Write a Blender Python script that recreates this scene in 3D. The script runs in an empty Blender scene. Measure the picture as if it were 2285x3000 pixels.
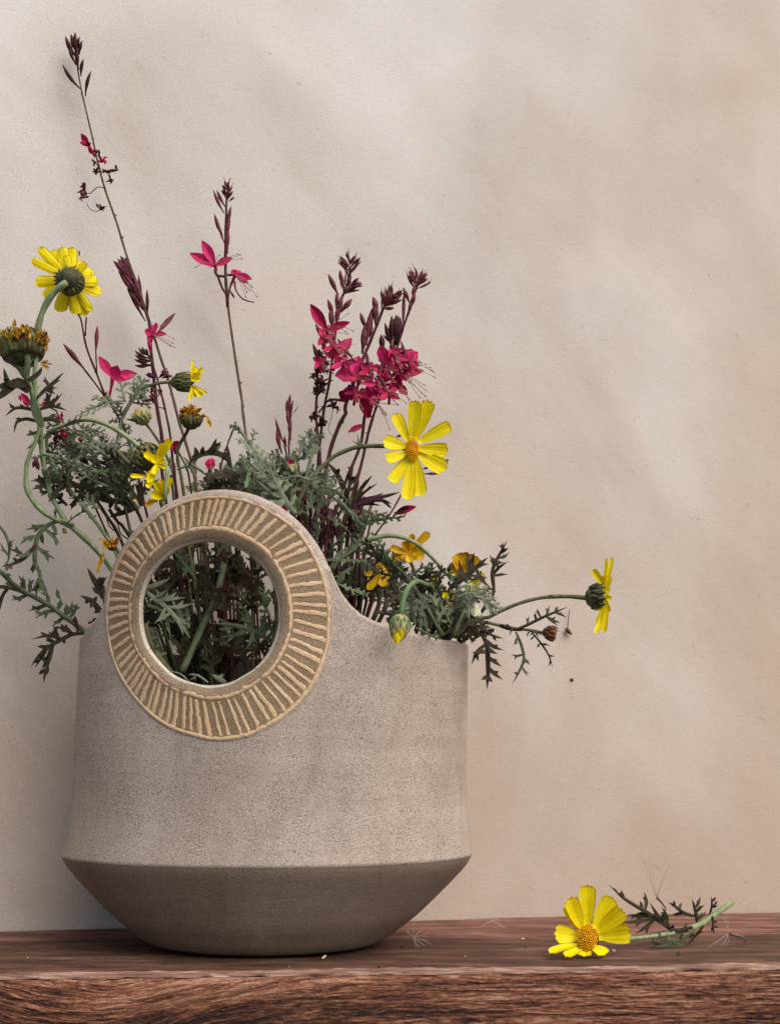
import bpy, math, random
import numpy as np

random.seed(7)
SC = bpy.context.scene
COL = SC.collection
R = math.radians

# ------------------------------------------------------------------ camera
FPX, IW, IH = 4100.0, 2285.0, 3000.0          # focal length and photo size in photo pixels
TH = math.atan(645 / FPX)                     # camera looks up a little
CAM = np.array([0.0, -1.05, 0.152])
cd = bpy.data.cameras.new('camera')
cam = bpy.data.objects.new('camera', cd)
COL.objects.link(cam)
cam.location = CAM
cam.rotation_euler = (R(90) + TH, 0, 0)
cd.sensor_fit = 'VERTICAL'
cd.angle = 2 * math.atan(IH / 2 / FPX)
cd.clip_start = 0.02
cd.clip_end = 200
SC.camera = cam

# ------------------------------------------------------------------ light
SUN_DIR = np.array([0.52, -0.50, 0.90])
SUN_DIR = SUN_DIR / np.linalg.norm(SUN_DIR)
w = bpy.data.worlds.new('World')
SC.world = w
w.use_nodes = True
nt = w.node_tree
sky = nt.nodes.new('ShaderNodeTexSky')
sky.sky_type = 'NISHITA'
sky.sun_disc = False
sky.sun_elevation = math.asin(SUN_DIR[2])
sky.sun_rotation = math.atan2(SUN_DIR[0], SUN_DIR[1])
sky.air_density = 1.0
sky.dust_density = 1.6
sky.ozone_density = 0.6
bg = nt.nodes['Background']
nt.links.new(sky.outputs['Color'], bg.inputs['Color'])
bg.inputs['Strength'].default_value = 0.072
ld = bpy.data.lights.new('sun', 'SUN')
ld.energy = 2.3
ld.angle = R(60)
ld.color = (1.0, 0.925, 0.84)
sun = bpy.data.objects.new('sun', ld)
COL.objects.link(sun)
from mathutils import Vector
sun.rotation_euler = Vector(SUN_DIR).to_track_quat('Z', 'Y').to_euler()
vs = SC.view_settings
vs.view_transform = 'Standard'
vs.look = 'None'
vs.gamma = 1
vs.use_curve_mapping = False
vs.exposure = 0.82

# ------------------------------------------------------------------ helpers
UP = np.array([0, -math.sin(TH), math.cos(TH)])
FW = np.array([0, math.cos(TH), math.sin(TH)])

def P(px, py, y):
    """the point of the plane at depth y that stands at photo position px, py"""
    rx = (px - IW / 2) / FPX
    ry = (IH / 2 - py) / FPX
    d = np.array([rx, FW[1] + ry * UP[1], FW[2] + ry * UP[2]])
    return CAM + d * ((y - CAM[1]) / d[1])

def Pz0(px, py):
    rx = (px - IW / 2) / FPX
    ry = (IH / 2 - py) / FPX
    d = np.array([rx, FW[1] + ry * UP[1], FW[2] + ry * UP[2]])
    return CAM + d * (-CAM[2] / d[2])

def mpp(y):
    return (y - CAM[1]) * 1.02 / FPX

def proj(v):
    q = v - CAM
    d = q @ FW
    return IW / 2 + FPX * q[..., 0] / d, IH / 2 - FPX * (q @ UP) / d

def unit(v):
    v = np.asarray(v, float)
    return v / (np.linalg.norm(v) + 1e-12)

def tag(o, label=None, cat=None, group=None, kind=None):
    if label: o['label'] = label
    if cat: o['category'] = cat
    if group: o['group'] = group
    if kind: o['kind'] = kind
    return o

def thing(name, loc, label, cat, group=None):
    o = bpy.data.objects.new(name, None)
    COL.objects.link(o)
    o.location = loc
    o.empty_display_size = 0.02
    return tag(o, label, cat, group)

def top_of(o):
    while o.parent: o = o.parent
    return o

def mk(name, V, F, mats, parent=None, smooth=True, mi=None):
    V = np.asarray(V, float)
    if parent is not None:
        V = V - np.array(top_of(parent).location)
    me = bpy.data.meshes.new(name)
    me.from_pydata(V.tolist(), [], [tuple(int(i) for i in f) for f in F])
    if not isinstance(mats, (list, tuple)): mats = [mats]
    for m in mats: me.materials.append(m)
    if mi is not None: me.polygons.foreach_set('material_index', mi)
    me.polygons.foreach_set('use_smooth', [smooth] * len(me.polygons))
    me.update()
    o = bpy.data.objects.new(name, me)
    COL.objects.link(o)
    if parent is not None: o.parent = parent
    return o

class MB:
    def __init__(s): s.V = []; s.F = []
    def add(s, V, F):
        o = len(s.V)
        s.V.extend([tuple(v) for v in V])
        s.F.extend([tuple(i + o for i in f) for f in F])
    def build(s, name, mat, parent=None, smooth=True):
        return mk(name, s.V, s.F, mat, parent, smooth)

def spline(pts, n=None, step=0.006):
    pts = [np.asarray(p, float) for p in pts]
    if len(pts) == 2:
        k = n or 5
        return np.array([pts[0] + (pts[1] - pts[0]) * i / (k - 1) for i in range(k)])
    p = [2 * pts[0] - pts[1]] + pts + [2 * pts[-1] - pts[-2]]
    out = []
    for i in range(1, len(p) - 2):
        L = np.linalg.norm(p[i + 1] - p[i])
        k = max(2, int(L / step)) if n is None else max(2, n // (len(pts) - 1))
        for j in range(k):
            t = j / k
            a, b, c, d = p[i - 1], p[i], p[i + 1], p[i + 2]
            out.append(0.5 * (2 * b + (c - a) * t + (2 * a - 5 * b + 4 * c - d) * t * t + (3 * b - a - 3 * c + d) * t ** 3))
    out.append(pts[-1])
    return np.array(out)

def tube(mb, pts, radii, sides=6):
    pts = np.asarray(pts)
    n = len(pts)
    if np.isscalar(radii): radii = [radii] * n
    if len(radii) != n:
        radii = np.interp(np.linspace(0, 1, n), np.linspace(0, 1, len(radii)), radii)
    tan = np.gradient(pts, axis=0)
    u = None
    V = []
    for i in range(n):
        t = unit(tan[i])
        if u is None:
            u = unit(np.cross(t, [0.3, 0.2, 0.9] if abs(t[2]) < .8 else [1, 0.1, 0]))
        u = unit(u - t * (u @ t))
        v = np.cross(t, u)
        for k in range(sides):
            a = 2 * math.pi * k / sides
            V.append(pts[i] + radii[i] * (1 if k % 2 or sides < 10 else .84) * (u * math.cos(a) + v * math.sin(a)))
    F = []
    for i in range(n - 1):
        for k in range(sides):
            k2 = (k + 1) % sides
            F.append((i * sides + k, i * sides + k2, (i + 1) * sides + k2, (i + 1) * sides + k))
    F.append(tuple(range(sides - 1, -1, -1)))
    F.append(tuple(range((n - 1) * sides, n * sides)))
    mb.add(V, F)

def blade(mb, pts, widths, nrm, th=0.0004, ridge=0.5):
    """a thin leaf lobe with a lens-shaped section"""
    pts = np.asarray(pts)
    n = len(pts)
    widths = np.interp(np.linspace(0, 1, n), np.linspace(0, 1, len(widths)), widths)
    tan = np.gradient(pts, axis=0)
    V = []
    for i in range(n):
        t = unit(tan[i])
        m = unit(np.asarray(nrm) - t * (np.asarray(nrm) @ t))
        s = np.cross(t, m)
        wv = widths[i] / 2
        V += [pts[i] - s * wv + m * wv * ridge * .5, pts[i] + m * th, pts[i] + s * wv + m * wv * ridge * .5, pts[i] - m * th]
    F = []
    for i in range(n - 1):
        for k in range(4):
            k2 = (k + 1) % 4
            F.append((i * 4 + k, i * 4 + k2, i * 4 + 4 + k2, i * 4 + 4 + k))
    F += [(3, 2, 1, 0), (n * 4 - 4, n * 4 - 3, n * 4 - 2, n * 4 - 1)]
    mb.add(V, F)

def lathe(mb, p0, p1, prof, sides=14, wob=0.0):
    """prof: (fraction along p0-p1, radius)"""
    p0 = np.asarray(p0); p1 = np.asarray(p1)
    ax = unit(p1 - p0)
    u = unit(np.cross(ax, [0, 0, 1] if abs(ax[2]) < .9 else [1, 0, 0]))
    v = np.cross(ax, u)
    V = []; F = []
    for i, (f, r) in enumerate(prof):
        for k in range(sides):
            a = 2 * math.pi * k / sides
            rr = r * (1 + wob * random.uniform(-1, 1))
            V.append(p0 + (p1 - p0) * f + rr * (u * math.cos(a) + v * math.sin(a)))
    n = len(prof)
    for i in range(n - 1):
        for k in range(sides):
            k2 = (k + 1) % sides
            F.append((i * sides + k, i * sides + k2, (i + 1) * sides + k2, (i + 1) * sides + k))
    F.append(tuple(range(sides - 1, -1, -1)))
    F.append(tuple(range((n - 1) * sides, n * sides)))
    mb.add(V, F)

# zooms of the photo the measurements were taken in: offset x, offset y, scale
ZM = {'A': (0, 0, .47619), 'B': (0, 650, .41667), 'C': (0, 1050, .41667), 'D': (500, 500, .50595),
      'E': (600, 1100, .47619), 'F': (0, 1600, .35714), 'G': (280, 1400, .42857), 'H': (900, 1500, .56548),
      'I': (1500, 2450, .46726), 'S': (0, 0, 1.0), 'K': (700, 2600, .53571), 'J': (0, 2600, .47619)}

def z1(z, x, y):
    ox, oy, s = ZM[z]
    return ox + x * s, oy + y * s

def q(z, *a):
    return [z1(z, a[i], a[i + 1]) for i in range(0, len(a), 2)]

def path(pp, y0, y1=None):
    """photo pixels -> world points, the depth running from y0 to y1 (or a list of depths)"""
    n = len(pp)
    if isinstance(y0, (list, tuple)):
        ys = np.interp(np.linspace(0, 1, n), np.linspace(0, 1, len(y0)), y0)
    else:
        ys = np.linspace(y0, y0 if y1 is None else y1, n)
    return [P(a, b, y) for (a, b), y in zip(pp, ys)]

# ------------------------------------------------------------------ materials
def rgb(c): return (c[0], c[1], c[2], 1)

def newmat(name):
    m = bpy.data.materials.new(name)
    m.use_nodes = True
    t = m.node_tree
    return m, t, t.nodes['Principled BSDF'], t.nodes.new, t.links.new

def coords(t, scale=(1, 1, 1), rot=(0, 0, 0)):
    tc = t.nodes.new('ShaderNodeTexCoord')
    out = tc.outputs['Object']
    if any(rot):
        m0 = t.nodes.new('ShaderNodeMapping')
        m0.inputs['Rotation'].default_value = rot
        t.links.new(out, m0.inputs['Vector'])
        out = m0.outputs['Vector']
    mp = t.nodes.new('ShaderNodeMapping')
    mp.inputs['Scale'].default_value = scale
    t.links.new(out, mp.inputs['Vector'])
    return mp.outputs['Vector']

def noise(t, vec, scale, detail=4, rough=.55, dist=0.0):
    n = t.nodes.new('ShaderNodeTexNoise')
    n.inputs['Scale'].default_value = scale
    n.inputs['Detail'].default_value = detail
    n.inputs['Roughness'].default_value = rough
    n.inputs['Distortion'].default_value = dist
    t.links.new(vec, n.inputs['Vector'])
    return n.outputs['Fac']

def ramp(t, fac, stops):
    r = t.nodes.new('ShaderNodeValToRGB')
    e = r.color_ramp.elements
    while len(e) < len(stops): e.new(.5)
    for k, (p, c) in enumerate(stops):
        e[k].position = p
        e[k].color = rgb(c) if len(c) == 3 else c
    t.links.new(fac, r.inputs['Fac'])
    return r.outputs['Color']

def mix(t, fac, a, b, blend='MIX'):
    m = t.nodes.new('ShaderNodeMix')
    m.data_type = 'RGBA'
    m.blend_type = blend
    for s, v in ((m.inputs[0], fac), (m.inputs[6], a), (m.inputs[7], b)):
        if isinstance(v, (int, float)): s.default_value = v
        elif isinstance(v, tuple): s.default_value = rgb(v)
        else: t.links.new(v, s)
    return m.outputs[2]

def bump(t, b, h, strength, dist=.001):
    n = t.nodes.new('ShaderNodeBump')
    n.inputs['Strength'].default_value = strength
    n.inputs['Distance'].default_value = dist
    t.links.new(h, n.inputs['Height'])
    t.links.new(n.outputs['Normal'], b.inputs['Normal'])

def plant_mat(name, ca, cb, scale=160, rough=.6, trans=0.0, stripe=None, vein=0):
    m, t, b, N, L = newmat(name)
    v = coords(t, (1, 1, 1) if stripe is None else stripe)
    c = ramp(t, noise(t, v, scale, 3), [(.3, ca), (.7, cb)])
    if vein:
        at = N('ShaderNodeAttribute'); at.attribute_name = 'across'
        mm = N('ShaderNodeMath'); mm.operation = 'MULTIPLY'; mm.inputs[1].default_value = 15.0; L(at.outputs['Fac'], mm.inputs[0])
        ms_ = N('ShaderNodeMath'); ms_.operation = 'SINE'; L(mm.outputs[0], ms_.inputs[0])
        vr = ramp(t, ms_.outputs[0], [(.35, (0, 0, 0)), (.95, (1, 1, 1))])
        c = mix(t, mix(t, 1.0, vr, (.45, .45, .45), 'MULTIPLY'), c, tuple(x * vein for x in ca))
    L(c, b.inputs['Base Color'])
    b.inputs['Roughness'].default_value = rough
    b.inputs['Specular IOR Level'].default_value = .18
    bump(t, b, noise(t, v, scale * 4, 2), .35, .0004)
    if trans:
        tr = N('ShaderNodeBsdfTranslucent')
        L(c, tr.inputs['Color'])
        ms = N('ShaderNodeMixShader')
        ms.inputs[0].default_value = trans
        L(b.outputs[0], ms.inputs[1]); L(tr.outputs[0], ms.inputs[2])
        L(ms.outputs[0], t.nodes['Material Output'].inputs['Surface'])
    return m

M = {}
M['sage'] = plant_mat('sage_leaf', (.132, .152, .09), (.275, .305, .195), trans=.2)
M['mid'] = plant_mat('green_leaf', (.060, .076, .036), (.142, .168, .088), trans=.18)
M['dark'] = plant_mat('dark_leaf', (.022, .016, .008), (.062, .05, .027), trans=.08)
M['fresh'] = plant_mat('fresh_leaf', (.10, .16, .07), (.19, .27, .13), trans=.12)
M['pale'] = plant_mat('pale_green_stem', (.16, .21, .09), (.30, .36, .19), 300, stripe=(1, 1, .25))
M['olive'] = plant_mat('olive_stem', (.06, .06, .025), (.15, .15, .07), 300, stripe=(1, 1, .25))
M['wine'] = plant_mat('wine_red_stem', (.035, .007, .008), (.095, .022, .022), 200)
M['stalk'] = plant_mat('brown_stalk', (.06, .038, .022), (.13, .085, .05), 200)
M['bud'] = plant_mat('burgundy_bud', (.055, .010, .016), (.19, .042, .058), 260)
M['budd'] = plant_mat('dark_burgundy_bud', (.022, .005, .006), (.06, .012, .014), 260)
M['pink'] = plant_mat('magenta_petal', (.52, .006, .09), (.76, .03, .19), 220, .5, trans=.3, vein=.55)
M['crim'] = plant_mat('crimson_petal', (.32, .004, .045), (.56, .012, .10), 220, .5, trans=.2)
M['purple'] = plant_mat('purple_leaf', (.045, .012, .022), (.10, .032, .05), 200, trans=.05)
M['thread'] = plant_mat('stamen_thread', (.26, .10, .09), (.42, .22, .18), 200)
M['yel'] = plant_mat('yellow_petal', (.93, .74, .003), (.98, .88, .012), 140, .5, trans=.34, vein=.76)
M['gold'] = plant_mat('golden_petal', (.70, .37, .008), (.88, .57, .015), 110, .5, trans=.32, vein=.65)
M['ora'] = plant_mat('withered_petal', (.36, .14, .014), (.74, .40, .05), 220, .6, trans=.15)
M['disc'] = plant_mat('orange_disc', (.64, .28, .004), (.92, .52, .010), 420, .7)
M['calyx'] = plant_mat('green_calyx', (.045, .045, .016), (.20, .19, .075), 300)
M['calyxp'] = plant_mat('pale_calyx', (.20, .19, .07), (.42, .38, .18), 220)
M['bract'] = plant_mat('dark_bract', (.022, .020, .010), (.085, .085, .04), 260)
M['cream'] = plant_mat('cream_bud', (.52, .50, .30), (.80, .76, .55), 220)
M['brownbud'] = plant_mat('brown_bud', (.07, .03, .012), (.19, .09, .035), 300)
M['fluff'] = plant_mat('seed_fluff', (.42, .33, .28), (.60, .50, .44), 200)
M['seed'] = plant_mat('brown_seed', (.05, .03, .02), (.12, .07, .045), 300)

def wall_mat():
    m, t, b, N, L = newmat('plaster')
    v = coords(t)
    big = noise(t, coords(t, (1, 1, .62), (0, R(24), 0)), 4.2, 5, .55, .9)
    c = ramp(t, big, [(.30, (.475, .395, .335)), (.44, (.53, .46, .41)), (.54, (.575, .515, .47)), (.68, (.65, .61, .58))])
    v2 = coords(t, (1, 1, .6))
    pat = ramp(t, noise(t, v2, 6.5, 4, .5, .4), [(.5, (0, 0, 0)), (.68, (1, 1, 1))])
    c = mix(t, mix(t, 1.0, pat, (.55, .55, .55), 'MULTIPLY'), c, (.53, .425, .345))
    # paler towards the upper part of the wall, in soft clouds
    sz0 = N('ShaderNodeSeparateXYZ'); L(v, sz0.inputs[0])
    mw = N('ShaderNodeMapRange'); mw.inputs[1].default_value = .28; mw.inputs[2].default_value = .70
    L(sz0.outputs[2], mw.inputs[0])
    cl = ramp(t, noise(t, coords(t, (1, 1, .7), (0, R(35), 0)), 5.0, 3, .5, .5), [(.36, (.15, .15, .15)), (.6, (1, 1, 1))])
    c = mix(t, mix(t, 1.0, mw.outputs[0], cl, 'MULTIPLY'), c, (.70, .665, .645))
    # sweeping trowel strokes of paler wash
    stv = coords(t, (2.2, 1, 11), (0, R(-52), 0))
    stn = ramp(t, noise(t, stv, 1.0, 5, .6, .8), [(.5, (0, 0, 0)), (.66, (1, 1, 1))])
    c = mix(t, mix(t, 1.0, stn, (.26, .26, .26), 'MULTIPLY'), c, (.69, .66, .63))
    stv2 = coords(t, (3, 1, 26), (0, R(-38), 0))
    stn2 = ramp(t, noise(t, stv2, 1.0, 6, .65, .6), [(.52, (0, 0, 0)), (.62, (1, 1, 1))])
    c = mix(t, mix(t, 1.0, stn2, (.08, .08, .08), 'MULTIPLY'), c, (.44, .37, .32))
    # ochre water stain along the right side of the wall
    sx = N('ShaderNodeSeparateXYZ'); L(v, sx.inputs[0])
    mr = N('ShaderNodeMapRange'); mr.inputs[1].default_value = .06; mr.inputs[2].default_value = .36
    L(sx.outputs[0], mr.inputs[0])
    st = mix(t, 1.0, mr.outputs[0], noise(t, v, 5, 4), 'MULTIPLY')
    c = mix(t, mix(t, 1.0, st, (.75, .75, .75), 'MULTIPLY'), c, (.52, .37, .24))
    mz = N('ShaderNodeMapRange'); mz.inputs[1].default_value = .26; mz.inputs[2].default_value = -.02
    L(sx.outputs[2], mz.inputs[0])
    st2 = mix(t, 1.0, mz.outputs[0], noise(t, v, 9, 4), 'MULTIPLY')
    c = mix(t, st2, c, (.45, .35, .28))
    fine = noise(t, v, 900, 3, .7)
    c = mix(t, .35, c, ramp(t, fine, [(.3, (.30, .26, .22)), (.6, (.75, .72, .68))]), 'SOFT_LIGHT')
    vf = coords(t, (420, 420, 130), (0, R(60), 0))
    n2 = noise(t, vf, 1, 2, .5, 1.5)
    fib = ramp(t, n2, [(.70, (0, 0, 0)), (.735, (1, 1, 1))])
    c = mix(t, mix(t, 1.0, fib, (.5, .5, .5), 'MULTIPLY'), c, (.22, .18, .145))
    c = mix(t, 1.0, c, (.99, .975, .945), 'MULTIPLY')
    L(c, b.inputs['Base Color'])
    b.inputs['Roughness'].default_value = .92
    b.inputs['Specular IOR Level'].default_value = .12
    h = mix(t, .6, noise(t, v, 850, 5, .75), noise(t, v, 34, 5, .6), 'ADD')
    pits = ramp(t, noise(t, v, 330, 2, .5), [(.25, (0, 0, 0)), (.33, (1, 1, 1))])
    h = mix(t, .5, h, pits, 'ADD')
    bump(t, b, h, .30, .0010)
    return m

def clay_mat(name, base, dark, light, speck=.5):
    m, t, b, N, L = newmat(name)
    v = coords(t)
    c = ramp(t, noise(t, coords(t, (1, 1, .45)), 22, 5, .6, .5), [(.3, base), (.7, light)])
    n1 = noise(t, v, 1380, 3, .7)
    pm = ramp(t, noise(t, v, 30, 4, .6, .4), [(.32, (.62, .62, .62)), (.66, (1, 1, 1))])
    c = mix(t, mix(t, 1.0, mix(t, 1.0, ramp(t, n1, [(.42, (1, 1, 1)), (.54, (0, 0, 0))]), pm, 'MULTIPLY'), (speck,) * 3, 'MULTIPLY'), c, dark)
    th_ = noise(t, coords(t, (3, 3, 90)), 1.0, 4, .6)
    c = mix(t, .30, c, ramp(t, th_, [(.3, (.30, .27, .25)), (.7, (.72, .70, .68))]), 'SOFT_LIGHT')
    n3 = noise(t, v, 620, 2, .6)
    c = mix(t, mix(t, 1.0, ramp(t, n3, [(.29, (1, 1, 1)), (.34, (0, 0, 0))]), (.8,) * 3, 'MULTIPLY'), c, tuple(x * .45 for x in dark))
    L(c, b.inputs['Base Color'])
    b.inputs['Roughness'].default_value = .56
    b.inputs['Specular IOR Level'].default_value = .35
    bump(t, b, noise(t, v, 700, 4, .7), .55, .0007)
    return m

M['wall'] = wall_mat()
M['stone'] = clay_mat('speckled_stoneware', (.405, .318, .252), (.10, .068, .05), (.58, .485, .405), .8)
M['bowl'] = clay_mat('shade_brown_stoneware', (.215, .158, .117), (.09, .064, .047), (.30, .232, .18), .6)  # brown clay under the shoulder, darkened further to paint in the underside's shade
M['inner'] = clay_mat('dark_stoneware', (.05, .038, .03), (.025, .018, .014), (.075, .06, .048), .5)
M['bead'] = clay_mat('bare_clay', (.60, .405, .235), (.34, .205, .10), (.72, .51, .32), .35)
M['groove'] = clay_mat('rough_brown_clay', (.27, .175, .092), (.08, .046, .023), (.38, .265, .155), .85)
M['glaze'] = clay_mat('cream_glaze', (.50, .44, .34), (.14, .10, .07), (.68, .62, .52), .6)
M['lip'] = clay_mat('speckled_lip', (.27, .19, .115), (.07, .042, .024), (.40, .30, .20), .75)

def wood_mat(name, cols, sc=(3, 60, 120), dark=(.03, .012, .008), amt=.6):
    m, t, b, N, L = newmat(name)
    v = coords(t, sc)
    n = noise(t, v, 1.0, 8, .62, .35)
    c = ramp(t, n, [(.30, cols[0]), (.48, cols[1]), (.60, cols[2]), (.74, cols[3])])
    v2 = coords(t, (sc[0] * 2.2, sc[1] * 5, sc[2] * 5))
    n2 = noise(t, v2, 1.0, 4, .7, .2)
    c = mix(t, mix(t, 1.0, ramp(t, n2, [(.34, (1, 1, 1)), (.46, (0, 0, 0))]), (amt,) * 3, 'MULTIPLY'), c, dark)
    L(c, b.inputs['Base Color'])
    b.inputs['Roughness'].default_value = .75
    b.inputs['Specular IOR Level'].default_value = .25
    bump(t, b, n2, .6, .0012)
    return m

M['wood_back'] = wood_mat('worn_red_wood', [(.08, .032, .022), (.16, .07, .047), (.25, .12, .085), (.36, .195, .145)], (14, 75, 75), amt=.7)
M['wood_top'] = wood_mat('dark_red_wood', [(.034, .015, .009), (.078, .036, .022), (.135, .066, .043), (.26, .155, .11)], (15, 62, 62), amt=.85)
M['wood_edge'] = wood_mat('pale_worn_edge', [(.10, .045, .03), (.24, .125, .085), (.38, .235, .175), (.50, .345, .275)], (22, 260, 420), amt=.75)

def rough_wood():
    m, t, b, N, L = newmat('weathered_timber')
    v = coords(t, (260, 260, 950))
    n = noise(t, v, 1.0, 5, .75, .8)
    at = N('ShaderNodeAttribute'); at.attribute_name = 'decay'
    h = mix(t, .66, at.outputs['Fac'], n)
    c = ramp(t, h, [(.36, (.024, .014, .010)), (.43, (.07, .030, .019)), (.50, (.15, .058, .033)), (.58, (.24, .098, .055)), (.68, (.40, .215, .135))])
    L(c, b.inputs['Base Color'])
    b.inputs['Roughness'].default_value = .85
    b.inputs['Specular IOR Level'].default_value = .2
    bump(t, b, n, .5, .0009)
    return m
M['wood_face'] = rough_wood()

# ------------------------------------------------------------------ wall and shelf
wl, wr = Pz0(0, 2726), Pz0(2285, 2668)           # foot of the wall at both sides of the frame
wdir = unit(wr - wl)
def wall_y(x): return wl[1] + (x - wl[0]) * wdir[1] / wdir[0]
fl, fr = Pz0(0, 2857), Pz0(2285, 2829)           # front edge of the shelf
def front_y(x): return fl[1] + (x - fl[0]) * (fr[1] - fl[1]) / (fr[0] - fl[0])
sl, sr = Pz0(0, 2757), Pz0(2285, 2735)           # joint between the two boards
def joint_y(x): return sl[1] + (x - sl[0]) * (sr[1] - sl[1]) / (sr[0] - sl[0])

def vnoise(x, y, seed):
    r = np.random.default_rng(seed)
    T = r.random((256, 256))
    xi = np.floor(x).astype(int); yi = np.floor(y).astype(int)
    fx = x - xi; fy = y - yi
    fx = fx * fx * (3 - 2 * fx); fy = fy * fy * (3 - 2 * fy)
    g = lambda a, b: T[a % 256, b % 256]
    return (g(xi, yi) * (1 - fx) + g(xi + 1, yi) * fx) * (1 - fy) + (g(xi, yi + 1) * (1 - fx) + g(xi + 1, yi + 1) * fx) * fy

def gridmesh(A):
    h, w_ = A.shape[:2]
    idx = np.arange(h * w_).reshape(h, w_)
    F = np.stack([idx[:-1, :-1], idx[:-1, 1:], idx[1:, 1:], idx[1:, :-1]], -1).reshape(-1, 4)
    return A.reshape(-1, 3), F

# wall: one plastered slab with a gently uneven face
xs = np.linspace(-1.3, 1.3, 210); zs = np.linspace(-.75, 1.35, 185)
X, Z = np.meshgrid(xs, zs)
und = (vnoise(X * 7 + 40, Z * 7 + 40, 3) - .5) * .004 + (vnoise(X * 22 + 40, Z * 22 + 40, 4) - .5) * .0012
A = np.stack([X, wall_y(X) - und * (np.abs(X) < 1.25), Z], -1)
V, F = gridmesh(A)
n0 = len(V)
back = [(-1.3, wall_y(-1.3) + .2, -.75), (1.3, wall_y(1.3) + .2, -.75), (1.3, wall_y(1.3) + .2, 1.35), (-1.3, wall_y(-1.3) + .2, 1.35)]
c0, c1, c2, c3 = 0, 209, 185 * 210 - 1, 184 * 210
F = F.tolist() + [(n0 + 1, n0, n0 + 3, n0 + 2), (c0, n0, n0 + 1, c1), (c1, n0 + 1, n0 + 2, c2), (c2, n0 + 2, n0 + 3, c3), (c3, n0 + 3, n0, c0)]
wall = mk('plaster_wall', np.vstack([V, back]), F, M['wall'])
tag(wall, 'pale mottled plaster wall behind the vase and shelf', 'wall', kind='structure')

gr = MB()
gr.add([(-60, -60, -.75), (60, -60, -.75), (60, wall_y(-1.3) + .15, -.75), (-60, wall_y(-1.3) + .15, -.75)], [(0, 1, 2, 3)])
tag(gr.build('ground', plant_mat('dark_earth', (.045, .035, .028), (.085, .068, .054), 30, .95), None, False), kind='structure')

shelf = thing('timber_shelf', (0, -.02, 0), 'weathered red brown timber shelf with a rough front edge under the vase', 'shelf')

def board(name, yf, yb, zt, thick, mat, seed):
    xs = np.linspace(-1.1, 1.1, 260)
    rows = []
    tt = [0, .02, .1, .2, .3, .4, .5, .6, .7, .8, .9, .98, 1]
    for k, f in enumerate(tt):
        y = yf(xs) + (yb(xs) - yf(xs)) * f
        e = -.0012 if k in (0, len(tt) - 1) else 0
        z = zt + e + (vnoise(xs * 9 + 30, np.full_like(xs, f * 9 + seed), seed) - .5) * .0016
        rows.append(np.stack([xs, y, z], -1))
    bf = np.stack([xs, yf(xs), np.full_like(xs, zt - thick)], -1)
    bb = np.stack([xs, yb(xs), np.full_like(xs, zt - thick)], -1)
    A = np.stack([bb] * 0 + [bf] + rows + [bb, bf])
    V, F = gridmesh(A)
    return mk(name, V, F, mat, shelf, True)

board('board', lambda x: joint_y(x) + .0022, lambda x: wall_y(x) - .003, -.0002, .055, M['wood_back'], 11)
board('board', lambda x: front_y(x) + .0045, lambda x: joint_y(x) - .0008, 0.0, .055, M['wood_top'], 12)
# the worn pale arris and the split, flaking front face of the beam
xs = np.linspace(-.62, .62, 1100)
def arris():
    rows = []
    for f in np.linspace(0, 1, 7):
        a = f * R(80)
        z = -.0034 * (1 - math.cos(a)) / (1 - math.cos(R(80)))
        y = front_y(xs) + .0045 - .0050 * math.sin(a)
        nz = (vnoise(xs * 120 + 90, np.full_like(xs, f * 5), 21) - .5) * .0022 + (vnoise(xs * 14 + 90, np.full_like(xs, f), 22) - .5) * .002
        rows.append(np.stack([xs, y - nz * f, np.full_like(xs, z) + nz * .5 * (1 - f) + .0006], -1))
    V, F = gridmesh(np.stack(rows))
    mk('worn_edge', V, F, M['wood_edge'], shelf)
arris()
def face():
    zs = np.linspace(-.0030, -.056, 170)
    X, Z = np.meshgrid(xs, zs)
    # the grain dives to the right around a knot at the left, runs level elsewhere
    dive = np.exp(-((X + .24) / .10) ** 2) * (X + .30) * .28
    g = Z + dive + (vnoise(X * 8 + 50, Z * 30 + 50, 31) - .5) * .005
    wv = (vnoise(X * 45 + 60, Z * 300 + 60, 38) - .5) * .0022
    gg = g + wv
    n1 = vnoise(X * 55 + 80, gg * 950 + 300, 32); n2 = vnoise(X * 170 + 80, gg * 1700 + 300, 33); n3 = vnoise(X * 20 + 80, gg * 430 + 300, 34)
    big = vnoise(X * 8 + 30, g * 55 + 90, 36) + .5 * vnoise(X * 22 + 30, g * 120 + 90, 37) - .75
    m_ = .52 + (n1 - .5) * .5 + (n2 - .5) * .5 + (n3 - .5) * .35 + big * .55 + np.clip((Z + .020) / .015, -.5, 1) * .10
    d = (np.clip(m_, 0, 1) - .5) * .0011
    f = np.clip((-.0030 - Z) / .004, 0, 1)
    A = np.stack([X, front_y(X) - .0006 - d * f - .001 * f, Z], -1)
    V, F = gridmesh(A)
    # flakes of sound wood stand proud of the decayed dark grain between them
    m_ = np.clip(m_, 0, 1).ravel()
    o = mk('weathered_face', V, F, M['wood_face'], shelf)
    at = o.data.attributes.new('decay', 'FLOAT', 'POINT')
    at.data.foreach_set('value', m_.astype(np.float32))
face()

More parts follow.
